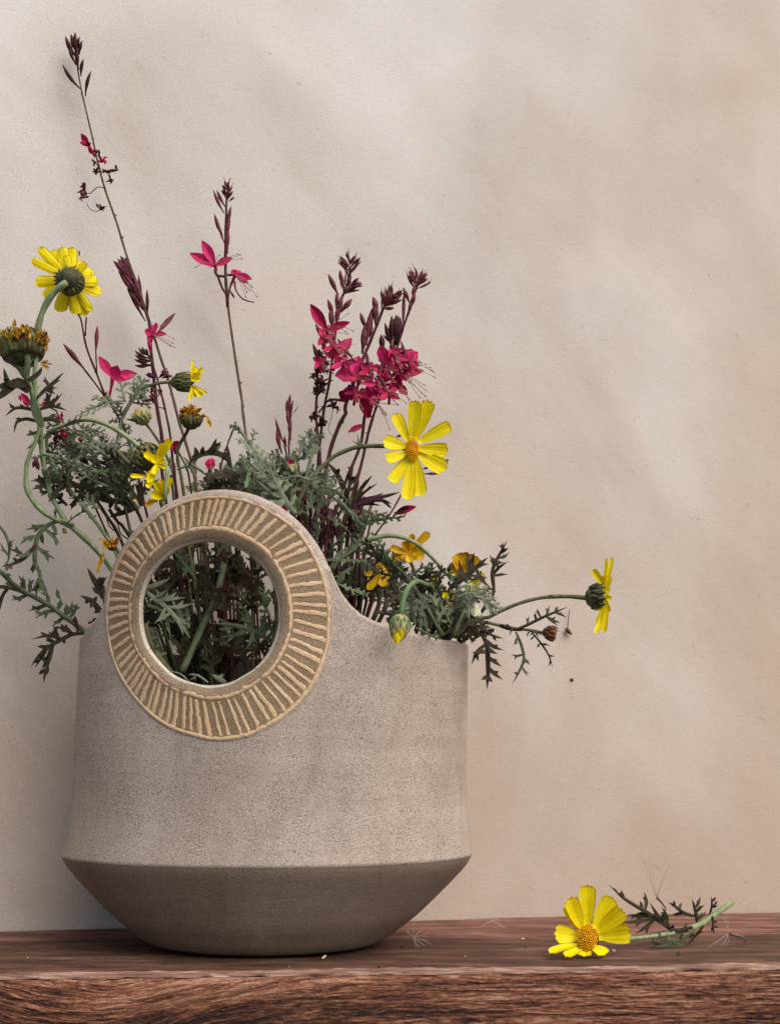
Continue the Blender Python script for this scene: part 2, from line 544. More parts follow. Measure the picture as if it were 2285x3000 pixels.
# ------------------------------------------------------------------ vase
SIL = [(1350, 247, 1374), (1850, 244, 1373), (2000, 233, 1370), (2200, 225, 1366), (2308, 222, 1367), (2400, 212, 1373),
       (2450, 202, 1378), (2487, 188, 1383), (2503, 183, 1385), (2512, 187, 1381), (2533, 203, 1366), (2600, 260, 1302),
       (2683, 342, 1217), (2746, 420, 1130)]
pz, pr, pc = [], [], []
for yy, a, b in SIL:
    A_, B_ = P(a, yy, 0), P(b, yy, 0)
    pz.append(A_[2]); pr.append((B_[0] - A_[0]) / 2); pc.append((B_[0] + A_[0]) / 2)
pz += [.003, .0015, .0005, 0.0]; pr += [.0855, .077, .067, .057]; pc += [pc[-1]] * 4
pz, pr, pc = map(np.array, (pz[::-1], pr[::-1], pc[::-1]))
RAT = .70
def prof(z): return np.interp(z, pz, pr), np.interp(z, pz, pc)
def on_body(px, py, off=0.0):
    """where the view through photo position px, py meets the front of the (upward extended) vase wall"""
    px = np.asarray(px, float); py = np.asarray(py, float)
    rx = (px - IW / 2) / FPX; ry = (IH / 2 - py) / FPX
    dy = FW[1] + ry * UP[1]; dz = FW[2] + ry * UP[2]
    y = np.full(px.shape, -.1)
    for _ in range(25):
        t = (y - CAM[1]) / dy
        x = rx * t; z = CAM[2] + dz * t
        r, c = prof(z)
        yn = -RAT * r * np.sqrt(np.clip(1 - ((x - c) / r) ** 2, 0, 1))
        y = y * .4 + yn * .6
    n = np.stack([(x - c) / r ** 2, y / (RAT * r) ** 2, np.zeros_like(x)], -1)
    n /= np.linalg.norm(n, axis=-1, keepdims=True) + 1e-12
    return np.stack([x, y, z], -1) + n * np.asarray(off)[..., None], n

vase = thing('vase', (pc[0], 0, 0), 'speckled grey stoneware basket vase with a carved ring around a round opening', 'vase')

rim = q('S', 1373, 1886, 1300, 1873, 1200, 1850, 1150, 1833, 1100, 1817, 1060, 1797, 1030, 1770, 1003, 1735, 985, 1700, 966, 1655)
for a in range(30, 172, 6):
    rim.append((641 + 322 * math.cos(R(a)), 1810 - 350 * math.sin(R(a))))
rim += q('S', 296, 1778, 280, 1810, 264, 1824, 252, 1836, 246, 1856)
rp, _ = on_body([p[0] for p in rim], [p[1] for p in rim])
rr_, rc_ = prof(rp[:, 2])
rth = np.arctan2(np.minimum(rp[:, 1], -1e-5) / RAT, rp[:, 0] - rc_)      # -pi .. 0
o_ = np.argsort(rth)
rth, rz = rth[o_], rp[o_, 2]
def rim_z(th):
    th = (th + math.pi) % (2 * math.pi) - math.pi
    f = np.interp(th, rth, rz)
    bk = rz[-1] + (rz[0] - rz[-1]) * (0.5 - .5 * np.cos(th)) - .006 * np.sin(np.clip(th, 0, math.pi))
    return np.where(th > 0, bk, f)

NT = 720
th = np.linspace(-math.pi, math.pi, NT, endpoint=False)
top = rim_z(th)
zl = np.concatenate([[0, .0005, .001, .0015, .0022, .003, .004], np.linspace(.005, pz[np.argmax(pr)] - .004, 22), pz[np.argmax(pr)] + np.array([-.0022, -.0008, 0, .0008, .0022]),
                     np.linspace(pz[np.argmax(pr)] + .005, .15, 30)])
up = np.linspace(0, 1, 46)[1:]
# smooth the traced profile a little away from the crease
def prof_s(z):
    r = np.zeros_like(z); c = np.zeros_like(z)
    sc_ = pz[np.argmax(pr)]
    for q_ in (-1, -.5, 0, .5, 1):
        dz = q_ * np.minimum(.006, z * .6)
        zz = np.where(z > sc_, np.maximum(z + dz, sc_), np.clip(z + dz, 0, sc_))
        r_, c_ = prof(zz); r += r_ / 5; c += c_ / 5
    return r, c
def ring(z, off, th):
    r, c = prof_s(z)
    rat = RAT + .12 * np.clip(1 - z / .062, 0, 1) ** 2        # the foot is rounder than the oval body
    return np.stack([c + (r + off) * np.cos(th), (rat * r + off) * np.sin(th), z], -1)
rows = []
for z in zl: rows.append(ring(np.full(NT, z), 0, th))
for u in up: rows.append(ring(.15 + (top - .0025 - .15) * u, 0, th))
rows.append(ring(top - .0006, -.0012, th)); rows.append(ring(top, -.0035, th)); rows.append(ring(top - .0008, -.0062, th)); rows.append(ring(top - .003, -.0072, th))
n_out = len(rows)
for u in up[::-1][1:]: rows.append(ring(.15 + (top - .0025 - .15) * u, -.0075, th))
for z in zl[::-1]:
    if z > .012: rows.append(ring(np.full(NT, z), -.0075, th))
A = np.stack(rows)
A = np.concatenate([A, A[:, :1]], 1)
V, F = gridmesh(A)
cen = V[F].mean(1)
cx_, cy_ = proj(cen)
hole = (((cx_ - 632) / 300) ** 2 + ((cy_ - 1804) / 322) ** 2 < 1) & (cen[:, 1] < -.02)
rowi = np.repeat(np.arange(len(rows) - 1), NT)
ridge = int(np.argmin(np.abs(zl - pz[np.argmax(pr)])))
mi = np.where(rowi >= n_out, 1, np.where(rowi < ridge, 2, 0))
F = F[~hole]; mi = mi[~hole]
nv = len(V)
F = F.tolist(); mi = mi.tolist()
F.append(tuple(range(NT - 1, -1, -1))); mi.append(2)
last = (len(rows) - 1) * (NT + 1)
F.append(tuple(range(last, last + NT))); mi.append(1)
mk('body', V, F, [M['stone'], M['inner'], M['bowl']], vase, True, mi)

# the carved ring: ellipses measured on the photo (cx, cy, rx, ry), from the opening outwards
E = [(611, 1797, 205, 210), (616, 1795, 232, 243), (618, 1795, 246, 261), (638, 1808, 315, 341), (641, 1810, 330, 358), (645, 1808, 351, 377)]
def ell(k, ph):
    k = np.asarray(k, float)
    i = np.clip(np.floor(k).astype(int), 0, 4); f = k - i
    e = np.array(E)
    p = e[i] * (1 - f)[..., None] + e[i + 1] * f[..., None]
    return p[..., 0] + p[..., 2] * np.cos(ph), p[..., 1] - p[..., 3] * np.sin(ph)
NP = 360
ph = np.linspace(0, 2 * math.pi, NP + 1)
wobn = (vnoise(np.cos(ph) * 4 + 20, np.sin(ph) * 4 + 20, 41) - .5)
def ring_rows(spec):
    rows = []
    for k, h in spec:
        a, b = ell(np.full(NP + 1, k) + wobn * .25 * (0 < k < 4.5), ph)
        rows.append(on_body(a, b, np.full(NP + 1, h * .001))[0])
    return np.stack(rows)
spec = [(5, -9), (5, -6), (4.96, -3.4), (4.8, -1.6), (4.55, -.5), (4.25, .1), (4, .4), (3.5, .4), (3, .15), (2.75, .05), (2.5, .05), (2.25, .05), (2, .2), (1.5, .5),
        (1, .6), (.8, .2), (.5, -.6), (.22, -1.6), (.06, -2.8), (0, -4.2), (.1, -5.6), (.35, -6.8), (.7, -7.6), (1, -8), (2, -8.2), (3, -8.2), (4, -8.2), (4.7, -8.6), (5, -9)]
A = ring_rows(spec)
# below the rim the grey outer edge of the ring sinks into the body
V, F = gridmesh(A)
kk = [(spec[i][0] + spec[i + 1][0]) / 2 for i in range(len(spec) - 1)]
front = [i < 20 for i in range(len(spec) - 1)]
mi = []
for i in range(len(spec) - 1):
    if i >= 22: m_ = 3
    elif kk[i] > 4: m_ = 0
    elif kk[i] > 1: m_ = 1
    elif kk[i] < .2: m_ = 4
    else: m_ = 2
    mi += [m_] * NP
ringo = mk('ring_handle', V, F, [M['stone'], M['groove'], M['lip'], M['inner'], M['glaze']], vase, True, mi)

def bead(name, ka, kb, h, seed):
    spec = [(ka, -.4), (ka + (kb - ka) * .08, h * .65), (ka + (kb - ka) * .28, h), (ka + (kb - ka) * .68, h), (ka + (kb - ka) * .9, h * .65), (kb, -.4)]
    rows = []
    wob = (vnoise(np.cos(ph) * 9 + 20, np.sin(ph) * 9 + 20, seed) - .5) * .3 + (vnoise(np.cos(ph) * 40 + 60, np.sin(ph) * 40 + 60, seed + 1) - .5) * .35
    hw = (vnoise(np.cos(ph) * 30 + 60, np.sin(ph) * 30 + 60, seed + 2) - .5) * .5
    for i, (k, hh) in enumerate(spec):
        k2 = k + wobn * .25 + wob * (1 if i in (0, 5, 1, 4) else .4) * (kb - ka) * .6
        a, b = ell(np.clip(k2, 0.3, 4.4), ph)
        rows.append(on_body(a, b, (hh + hw * (hh > 0)) * .001)[0])
    V, F = gridmesh(np.stack(rows))
    mk(name, V, F, M['bead'], ringo)
bead('outer_bead', 3.36, 4.08, .62, 51)
bead('inner_bead', .92, 1.72, .7, 61)

rnd = random.Random(5)
a_ = 0.0
NR = 74
angs = []
while a_ < 2 * math.pi - .035:
    # ribs stand closer together at the top and the lower left, as on the photo
    d = math.degrees(a_)
    base = 4.55 if 75 < d < 260 else 5.35
    a_ += R(base * rnd.uniform(.78, 1.2))
    angs.append(a_)
for a in angs:
    wv = rnd.uniform(2.0, 3.2) * R(1)
    slant = rnd.uniform(-.5, .5) * R(1.6)
    NK = 17
    ks = np.linspace(1.6, 3.42, NK)
    side = [[rnd.uniform(.62, 1.15) for _ in ks] for _ in (0, 1)]           # the two torn edges of the rib
    drift = np.interp(np.arange(NK), np.linspace(0, NK - 1, 6), [rnd.uniform(-.22, .22) * R(1) for _ in range(6)])
    rows = []
    for cfrac, hh in ((-1, -.3), (-.9, .26), (-.55, .36), (.55, .38), (.9, .28), (1, -.3)):
        aa = a + slant * np.linspace(-.5, .5, NK) + drift + cfrac * wv * .5 * np.array(side[0 if cfrac < 0 else 1])
        hv = hh * np.array([rnd.uniform(.6, 1.25) for _ in ks]) if hh > 0 else np.full(NK, hh)
        x_, y_ = ell(np.clip(ks + np.interp(a, ph, wobn) * .25, 1.55, 3.5), aa)
        rows.append(on_body(x_, y_, hv * .001)[0])
    V, F = gridmesh(np.stack(rows))
    mk('rib', V, F, M['bead'], ringo)

# ------------------------------------------------------------------ plant builders
CAMN = np.array([0, -1.0, 0.1])
def tilt(n, a=.35):
    return unit(np.asarray(n) + np.array([random.uniform(-a, a) for _ in range(3)]))

def cap(pts):
    """keeps plants clear of the wall"""
    out = []
    for p in pts:
        p = np.array(p)
        m = wall_y(p[0]) - .006
        if p[1] > m: p[1] = m
        out.append(p)
    return out

def stem(parent, pp, ys, r, mat, name='stem', sides=7, nodes=0):
    pts = spline(cap(path(pp, ys)))
    mb = MB()
    rad = r if not np.isscalar(r) else [r, r]
    rad = np.interp(np.linspace(0, 1, len(pts)), np.linspace(0, 1, len(rad)), rad) * mpp(0)
    rad = rad * np.array([1 + .08 * math.sin(i * 1.9) + random.uniform(-.05, .05) for i in range(len(pts))])
    tube(mb, pts, rad, sides)
    for _ in range(nodes):
        i = random.randrange(1, len(pts) - 1)
        d = unit(np.array([random.choice((-1, 1)), random.uniform(-.4, .4), random.uniform(.2, .8)]))
        tube(mb, [pts[i], pts[i] + d * rad[i] * 2.3], [rad[i] * .9, rad[i] * .3], 5)
    mb.build(name, M[mat], parent)
    return pts

def petal(parent, c, t, wpx, mat, y0, y1, n=None, cup=.18, bend=0.0, notch=1, name='petal', base=.38, twist=0.0, crumple=0.0):
    c3, t3 = P(c[0], c[1], y0), P(t[0], t[1], y1)
    n = tilt(CAMN if n is None else n, .22)
    ax = t3 - c3
    L = np.linalg.norm(ax); a = ax / L
    n = unit(n - a * (n @ a)); s = np.cross(a, n)
    wd = wpx * mpp(y0) * (.94 if notch else 1)
    nu, nv = 9, 7
    pu = [0, .12, .25, .4, .55, .7, .83, .93, 1]
    pw = [base, base * 1.15, .66, .82, .94, 1, 1, .97, .84] if notch else [base, .42, .72, .94, 1, .84, .56, .30, .05]
    notch = notch and random.uniform(.6, 1.6)
    V = []
    ph_ = random.uniform(0, 6)
    for iu in range(nu):
        u = pu[iu]
        for iv in range(nv):
            v = iv / (nv - 1) * 2 - 1
            lu = u
            if notch and u > .8: lu = u - notch * (.05 * (0.5 - .5 * math.cos(v * math.pi * 3 + ph_)) + .05 * v * v) * (u - .8) / .2
            tw = twist * u
            wv = v * wd / 2 * pw[iu]
            off = cup * wd * v * v * pw[iu] + bend * L * u * u - .034 * wd * (math.cos(v * math.pi * 4)) * min(1, u * 4) + .03 * wd * math.sin(u * 5 + ph_)
            off += crumple * wd * math.sin(u * 9 + ph_ + v * 2.4)
            sv = s * math.cos(tw) + n * math.sin(tw); nn = n * math.cos(tw) - s * math.sin(tw)
            V.append(c3 + ax * lu + sv * (wv + crumple * wd * .5 * math.sin(u * 7 + ph_)) + nn * off)
    V = np.array(V)
    V2 = V - n * .00035
    m = nu * nv
    F = []
    for i in range(nu - 1):
        for j in range(nv - 1):
            k = i * nv + j
            F.append((k, k + nv, k + nv + 1, k + 1))
            F.append((m + k, m + k + 1, m + k + nv + 1, m + k + nv))
    bd = [i * nv for i in range(nu)] + [(nu - 1) * nv + j for j in range(1, nv)] + [i * nv + nv - 1 for i in range(nu - 2, -1, -1)] + [j for j in range(nv - 2, 0, -1)]
    for i in range(len(bd)):
        a_, b_ = bd[i], bd[(i + 1) % len(bd)]
        F.append((a_, b_, b_ + m, a_ + m))
    o = mk(name, np.vstack([V, V2]), F, M[mat], parent)
    at = o.data.attributes.new('across', 'FLOAT', 'POINT')
    at.data.foreach_set('value', np.tile(np.linspace(-1, 1, nv), nu * 2).astype(np.float32))
    return o

def bud(parent, b, t, wpx, mat, y0, y1=None, name='bud', bow=0.0):
    y1 = y0 if y1 is None else y1
    p0, p1 = P(b[0], b[1], y0), P(t[0], t[1], y1)
    side = unit(np.cross(p1 - p0, [0, 1, 0])) * np.linalg.norm(p1 - p0) * bow
    pts = np.array([p0 + (p1 - p0) * f + side * math.sin(math.pi * f) for f in np.linspace(0, 1, 8)])
    mb = MB()
    r = np.array([.30, .42, .62, .9, 1, .86, .55, .12]) * wpx / 2 * mpp(y0)
    tube(mb, pts, r, 6)
    return mb.build(name, M[mat], parent)

def cluster(parent, base, tip, n, ln, wpx, mat, y, spread=.55):
    """a raceme tip: slender buds around the end of a stem, shorter towards the top"""
    b = np.array(base); t = np.array(tip)
    ax = t - b; L = np.hypot(*ax); ax = ax / L; pr_ = np.array([-ax[1], ax[0]])
    for i in range(n):
        f = i / max(1, n - 1)
        s = (1 if i % 2 else -1) * random.uniform(.3, 1)
        l = ln * (1 - .45 * f) * random.uniform(.8, 1.15)
        st = b + ax * L * f * .72
        en = st + (ax * math.cos(s * spread) + pr_ * math.sin(s * spread)) * l
        bud(parent, st, en, wpx * random.uniform(.8, 1.15), mat, y, y + random.uniform(-.006, .006), bow=random.uniform(-.06, .06))
        if random.random() < .5:
            mb = MB(); e3 = P(en[0], en[1], y)
            tube(mb, spline([P(*(st * .3 + en * .7), y), e3 + np.array([random.uniform(-.002, .002), -.001, .003])], 4), [.0003, .00015], 4)
            mb.build('sepal_tip', M[mat], parent)

def stamens(parent, c, tips, y, r=1.0):
    for (x, yy) in tips:
        a = P(c[0], c[1], y); b = P(x, yy, y - random.uniform(0, .008))
        mid = (a + b) / 2 + np.array([0, -.002, random.uniform(-.001, .003)])
        mb = MB()
        pts = spline([a, mid, b], 8)
        tube(mb, pts, r * .9 * mpp(y), 4)
        tube(mb, [b, b + unit(b - mid) * .0016], [.0006, .0004], 5)
        mb.build('stamen', M['thread'], parent)

def blossom(parent, c, tips, y, mat='pink', stam=(), neck=None, dy=.006, notch=0):
    """one four-petalled flower: the petals' tips as seen on the photo"""
    mb = MB()
    c3 = P(c[0], c[1], y)
    nb = P(neck[0], neck[1], y + .003) if neck else c3 + np.array([0, .004, -.006])
    tube(mb, spline([nb, (nb + c3) / 2 + np.array([.0004, 0, 0]), c3], 6), [.0012, .0011, .0018], 7)
    fl_o = mb.build('blossom', M['crim'], parent)
    for tp in tips:
        petal(fl_o, c, tp[:2], tp[2], mat, y, y + random.uniform(-dy, dy), notch=notch, base=.22, cup=random.uniform(.05, .2), bend=random.uniform(-.12, .12))
    stamens(fl_o, c, stam, y - .002)
    return fl_o

def shrivel(parent, c, s, y, mat='budd', n=5):
    """a withered flower: a knot of curled strips"""
    mb = MB()
    c3 = P(c[0], c[1], y); k = s * mpp(y)
    for i in range(n):
        a = random.uniform(0, 6.28)
        d = np.array([math.cos(a), random.uniform(-.5, .5), math.sin(a)])
        e = c3 + d * k * random.uniform(.6, 1.1)
        m1 = c3 + d * k * .5 + np.array([random.uniform(-.4, .4), random.uniform(-.4, .2), random.uniform(-.1, .5)]) * k
        blade(mb, spline([c3, m1, e], 8), [k * .15, k * .5, k * .42, k * .06], tilt(CAMN, .9), .0004, .6)
    tube(mb, [c3 - np.array([0, 0, k * .25]), c3, c3 + np.array([0, 0, k * .25])], [k * .12, k * .22, k * .1], 6)
    return mb.build('withered_blossom', M[mat], parent)

def lobe(mb, a, b, w_, n, teeth=2, curl=.12, tl=.42):
    """one leaf lobe from a to b with side teeth"""
    a = np.asarray(a); b = np.asarray(b)
    d = b - a; L = np.linalg.norm(d)
    if L < 1e-5: return
    u = d / L
    m = unit(n - u * (n @ u)); s = np.cross(u, m)
    bow = random.uniform(-curl, curl) * L
    mid = (a + b) / 2 + s * bow + m * random.uniform(-.08, .08) * L
    pts = spline([a, mid, b], 8)
    blade(mb, pts, [w_ * .5, w_ * .75, w_ * .95, w_ * .75, w_ * .4, w_ * .04], m, .00035, .5)
    for k in range(teeth):
        f = .35 + .45 * (k + random.uniform(0, .5)) / max(1, teeth)
        p = pts[int(f * (len(pts) - 1))]
        sg = 1 if (k % 2) else -1
        ang = random.uniform(.55, .95)
        e = p + (u * math.cos(ang) + s * sg * math.sin(ang)) * L * tl * random.uniform(.6, 1.1) + m * random.uniform(-.06, .06) * L
        blade(mb, spline([p, (p + e) / 2 + u * L * .03, e], 5), [w_ * .65, w_ * .75, w_ * .5, w_ * .05], m, .0003, .5)

def leaf(parent, pp, y, lob, mat, w_=9, n=None, cnt=None, y1=None, teeth=2, name='leaf', dens=1.0):
    """a feathery leaf along photo positions pp: rachis plus side lobes with teeth"""
    pts = spline(cap(path(pp, y, y1)), step=.003)
    w_ *= 1.05
    k = mpp(y)
    n = tilt(CAMN if n is None else n, .5)
    acc = np.concatenate([[0], np.cumsum(np.linalg.norm(np.diff(pts, axis=0), axis=1))])
    L = acc[-1]
    mb = MB()
    blade(mb, pts, [w_ * .55 * k, w_ * .8 * k, w_ * .8 * k, w_ * .75 * k, w_ * .55 * k, w_ * .1 * k], n, .0005, .3)
    cnt = cnt or max(5, int(L / k / 13 * dens))
    lob = lob * k
    for i in range(cnt):
        f = .18 + .76 * (i + random.uniform(-.2, .2)) / cnt
        f = min(max(f, .05), .95)
        p = np.array([np.interp(f * L, acc, pts[:, j]) for j in range(3)])
        p2 = np.array([np.interp(min(1, f + .06) * L, acc, pts[:, j]) for j in range(3)])
        u = unit(p2 - p); m = unit(n - u * (n @ u)); s = np.cross(u, m)
        sg = 1 if i % 2 else -1
        ang = random.uniform(.6, 1.0)
        ll = lob * (.45 + .55 * math.sin(math.pi * min(1, f * 1.05))) * random.uniform(.7, 1.15)
        e = p + (u * math.cos(ang) + s * sg * math.sin(ang)) * ll + m * random.uniform(-.25, .25) * ll
        lobe(mb, p, e, w_ * .72 * k, m, teeth + 1)
    return mb.build(name, M[mat], parent, False)

def leafx(parent, pp, lobes, y, mat, w_=10, teeth=2, y1=None, z=None, n=None, lw=None, name='leaf', tl=.38):
    """a leaf whose every lobe was measured on the photo"""
    w_ *= .98
    ps = cap(path(pp, y, y1)); pts = spline(ps, step=.003)
    k = mpp(y)
    n = tilt(CAMN if n is None else n, .15)
    mb = MB()
    blade(mb, pts, [w_ * .7 * k, w_ * k, w_ * k, w_ * .9 * k, w_ * .7 * k, w_ * .08 * k], n, .0006, .3)
    for lb in lobes:
        a = z1(z, lb[0], lb[1]); b = z1(z, lb[2], lb[3])
        x0, y0_ = proj(pts)
        i = int(np.argmin((x0 - a[0]) ** 2 + (y0_ - a[1]) ** 2))
        ya = pts[i][1]
        # a lobe starts on the rachis, at the place nearest to where it was seen to start
        pa = pts[i] if (x0[i] - a[0]) ** 2 + (y0_[i] - a[1]) ** 2 < 30 ** 2 else P(a[0], a[1], ya)
        lobe(mb, pa, cap([P(b[0], b[1], ya + random.uniform(-.006, .006))])[0], (lw or w_ * .95) * k, n, teeth, tl=tl)
    return mb.build(name, M[mat], parent, False)

def calyx(parent, p0, p1, r, y0, y1, mat='calyx', bracts=16, bmat='bract'):
    """a daisy's green cup from its stem (p0) to the petals (p1), covered in overlapping bracts"""
    a, b = P(p0[0], p0[1], y0), P(p1[0], p1[1], y1)
    k = r * mpp(y0)
    mb = MB()
    lathe(mb, a, b, [(-.12, k * .22), (0, k * .55), (.2, k * .86), (.5, k), (.85, k * .95), (1, k * .86)], 16, .03)
    o = mb.build('calyx', M[mat], parent)
    ax = unit(b - a); u = unit(np.cross(ax, [.1, .2, 1])); v = np.cross(ax, u)
    L = np.linalg.norm(b - a)
    mb = MB()
    for ring_i, (f0, f1, rr) in enumerate(((-.02, .55, .62), (.2, .85, .9), (.45, 1.08, 1.02))):
        for i in range(bracts):
            an = 2 * math.pi * (i + .5 * ring_i) / bracts
            d = u * math.cos(an) + v * math.sin(an)
            r0 = k * (rr if ring_i else .5); r1 = k * min(1.06, rr + .16)
            p_0 = a + ax * L * f0 + d * r0; p_1 = a + ax * L * (f1 + random.uniform(-.14, .12)) + d * r1 * random.uniform(.94, 1.06)
            blade(mb, spline([p_0, (p_0 + p_1) / 2 + d * k * .10, p_1], 5), [k * .25, k * random.uniform(.26, .42), k * random.uniform(.2, .36), k * .08], d, .0004, -.2)
    mb.build('bract', M[bmat], o)
    return o

def disc(parent, c, y, r, facing, mat='disc', ry=None):
    """the domed heart of a daisy, made of many small florets"""
    k = r * mpp(y)
    c3 = P(c[0], c[1], y)
    f = unit(facing); u = unit(np.cross(f, [0, 0, 1])); v = np.cross(u, f)
    asp = (ry or r) / r
    mb = MB()
    lathe(mb, c3 - f * k * .3, c3 + f * k * .38, [(0, k * .8), (.4, k * .95), (.7, k * .75), (1, k * .3)], 14)
    n = 120
    for i in range(n):
        rr = math.sqrt((i + .5) / n); a = i * 2.39996
        h = .42 * (1 - rr * rr) + .12 * random.random()
        p = c3 + (u * math.cos(a) + v * math.sin(a) * asp) * rr * k + f * k * h
        d = unit(f + (u * math.cos(a) + v * math.sin(a)) * .6 * rr)
        s = k * .10
        tube(mb, [p - d * s * 1.2, p + d * s * .6, p + d * s * 1.5], [s * .7, s * 1.0, s * .45], 5)
    return mb.build('disc', M[mat], parent)

def head(parent, c, y, name='flower_head', mat='calyx', r=12):
    """the seat that the petals of one daisy grow from"""
    mb = MB(); c3 = P(c[0], c[1], y)
    k = r * mpp(y)
    lathe(mb, c3 + np.array([0, k * .8, 0]), c3 - np.array([0, k * .5, 0]), [(0, k * .3), (.3, k * .8), (.7, k), (1, k * .7)], 12)
    return mb.build(name, M[mat], parent)

# ------------------------------------------------------------------ pink wand flowers
GP = 'slender wand flower stems standing in the vase'
def wand(label, pp, ys, r, mat='wine', nodes=6):
    y_ = ys[-1] if isinstance(ys, (list, tuple)) else ys
    b = P(pp[-1][0], pp[-1][1], y_)
    t = thing('flower_spike', b, label, 'flower spike', GP)
    stem(t, pp, ys, r, mat, nodes=nodes)
    return t

# tall spike at the far left
t = wand('tallest bare flower spike leaning left, dark bud tip high on the wall',
         q('A', 462, 300, 500, 540, 560, 800, 600, 980, 650, 1170, 720, 1370, 790, 1600) + q('B', 960, 420, 1060, 720, 1130, 950, 1190, 1130, 1260, 1400, 1310, 1560) + q('S', 575, 1420, 620, 1800, 680, 2200),
         [.068, .066, .064, .06, .055, .05, .03, .01, 0], [2.2, 3, 3.6, 4, 4.4, 4.8, 6.0, 6, 6], 'stalk', 16)
for b in ((470, 350, 405, 225, 34), (478, 330, 440, 208, 30), (476, 340, 466, 200, 34), (490, 335, 506, 252, 26), (470, 400, 425, 270, 24), (485, 430, 480, 300, 30), (500, 470, 516, 362, 24), (497, 548, 386, 396, 24), (528, 592, 562, 438, 24), (478, 300, 492, 226, 20)):
    bud(t, z1('A', *b[:2]), z1('A', *b[2:4]), b[4] * .5, 'budd', .066, .064, bow=.05)
fo = blossom(t, z1('A', 548, 900), [(*z1('A', 500, 822), 20), (*z1('A', 540, 870), 18), (*z1('A', 572, 950), 15), (*z1('A', 492, 870), 12)], .062, 'crim', neck=z1('A', 585, 960))
for c, s, m in (((612, 938), 22, 'bud'), ((640, 985), 20, 'crim'), ((590, 1000), 13, 'budd'), ((660, 1060), 17, 'budd'), ((600, 1062), 15, 'budd'), ((680, 1110), 16, 'budd'), ((525, 1180), 24, 'bud'), ((515, 1215), 17, 'bud'), ((618, 1285), 17, 'budd')):
    shrivel(t, z1('A', *c), s, .058, m, 5)
bud(t, z1('A', 640, 1055), z1('A', 735, 1045), 10, 'budd', .058); bud(t, z1('A', 722, 1048), z1('A', 712, 1012), 9, 'budd', .058)
mb = MB(); tube(mb, spline(path(q('A', 655, 1160, 600, 1150, 560, 1190, 520, 1180), .058)), .0004, 5); tube(mb, spline(path(q('A', 660, 1270, 635, 1275, 600, 1300, 560, 1290, 535, 1250), .058)), .0003, 5)
tube(mb, spline(path(q('A', 640, 1060, 600, 1055, 570, 1058), .058)), .0005, 5)
mb.build('stalklet', M['budd'], t)

# thick cluster of long dark buds beside it
t = wand('spike of long dark wine red buds against the wall, right of the backward facing daisy',
         q('B', 870, 300, 940, 440, 1000, 570, 1050, 700, 1060, 860, 1080, 1060, 1100, 1260, 1125, 1420, 1140, 1520) + q('S', 480, 1420, 560, 1900, 650, 2250), [.058, .05, .045, .03, .01], [4, 5, 6, 5, 5, 5, 5])
for b in ((930, 400, 800, 275, 40), (925, 380, 850, 240, 36), (940, 400, 830, 260, 40), (950, 430, 880, 250, 36), (960, 520, 835, 345, 34), (970, 500, 850, 330, 40), (1010, 620, 900, 465, 34), (1025, 700, 895, 470, 22), (990, 560, 890, 370, 44), (1000, 560, 975, 375, 22), (1040, 660, 1036, 475, 24), (1020, 600, 930, 360, 40)):
    bud(t, z1('B', *b[:2]), z1('B', *b[2:4]), b[4] * .5, 'bud' if b[4] in (34, 40) else 'budd', .052, .055)
blossom(t, z1('B', 1075, 790), [(*z1('B', 1020, 760), 26), (*z1('B', 1100, 705), 20), (*z1('B', 1170, 785), 18), (*z1('B', 1040, 830), 20)], .042, 'pink',
        [z1('B', 1225, 880), z1('B', 1210, 850), z1('B', 1195, 870), z1('B', 1220, 820), z1('B', 1150, 720)], neck=z1('B', 1050, 880))
petal(t, z1('B', 1110, 780), z1('B', 1234, 640), 16, 'bud', .042, .05, notch=0)
bud(t, z1('B', 1060, 930), z1('B', 1048, 800), 14, 'crim', .042)

t = wand('short wand with a tuft of blackish red buds pointing left beside the tall bare stem',
         q('B', 1040, 930, 1075, 1000, 1110, 1110, 1150, 1260, 1180, 1400, 1200, 1510) + q('S', 515, 1430, 560, 1800, 640, 2200), [.045, .04, .03, .02, 0], [3, 4, 4, 4.5, 5])
for b in ((1050, 960, 950, 905), (1060, 975, 950, 935), (1060, 980, 945, 968), (1070, 1000, 950, 1010), (1050, 940, 975, 885), (1060, 950, 1000, 880), (1050, 940, 1030, 890), (1075, 1010, 985, 985), (1110, 1090, 1025, 1070), (1080, 1080, 1040, 1062), (1095, 1240, 995, 1255), (1120, 1100, 1165, 1062), (1140, 1100, 1215, 1085)):
    bud(t, z1('B', *b[:2]), z1('B', *b[2:4]), 11, 'budd', .04, bow=.08)
for c, s in (((1160, 1080), 18), ((1065, 1200), 17), ((1090, 1250), 20), ((1120, 1200), 14)):
    shrivel(t, z1('B', *c), s, .036, 'bud', 5)
stem(t, q('B', 1060, 1250, 1110, 1300, 1150, 1310, 1170, 1340), .034, 1.6, 'wine', 'stalklet')

# behind the backward facing daisy
t = wand('wand behind the backward facing daisy, one magenta flower and two slim side buds',
         q('B', 545, 240, 520, 560, 570, 680, 610, 880, 680, 1060, 745, 1230, 770, 1260) + q('S', 380, 1300, 460, 1620, 600, 2100), [.058, .055, .05, .04, 0], [2, 3.4, 4, 4, 4.5, 5])
bud(t, z1('B', 595, 1035), z1('B', 448, 858), 17, 'bud', .05)
stem(t, q('B', 590, 1030, 660, 1120, 742, 1232), .048, 3, 'wine', 'stalklet')
bud(t, z1('B', 676, 915), z1('B', 687, 730), 14, 'bud', .05)
stem(t, q('B', 676, 910, 680, 1000, 684, 1075), .049, 2.4, 'wine', 'stalklet')
stem(t, q('B', 610, 670, 605, 740, 603, 800), .05, 2.6, 'wine', 'stalklet')
bud(t, z1('B', 560, 240), z1('B', 560, 200), 6, 'bud', .056); bud(t, z1('B', 545, 260), z1('B', 530, 220), 7, 'bud', .056)
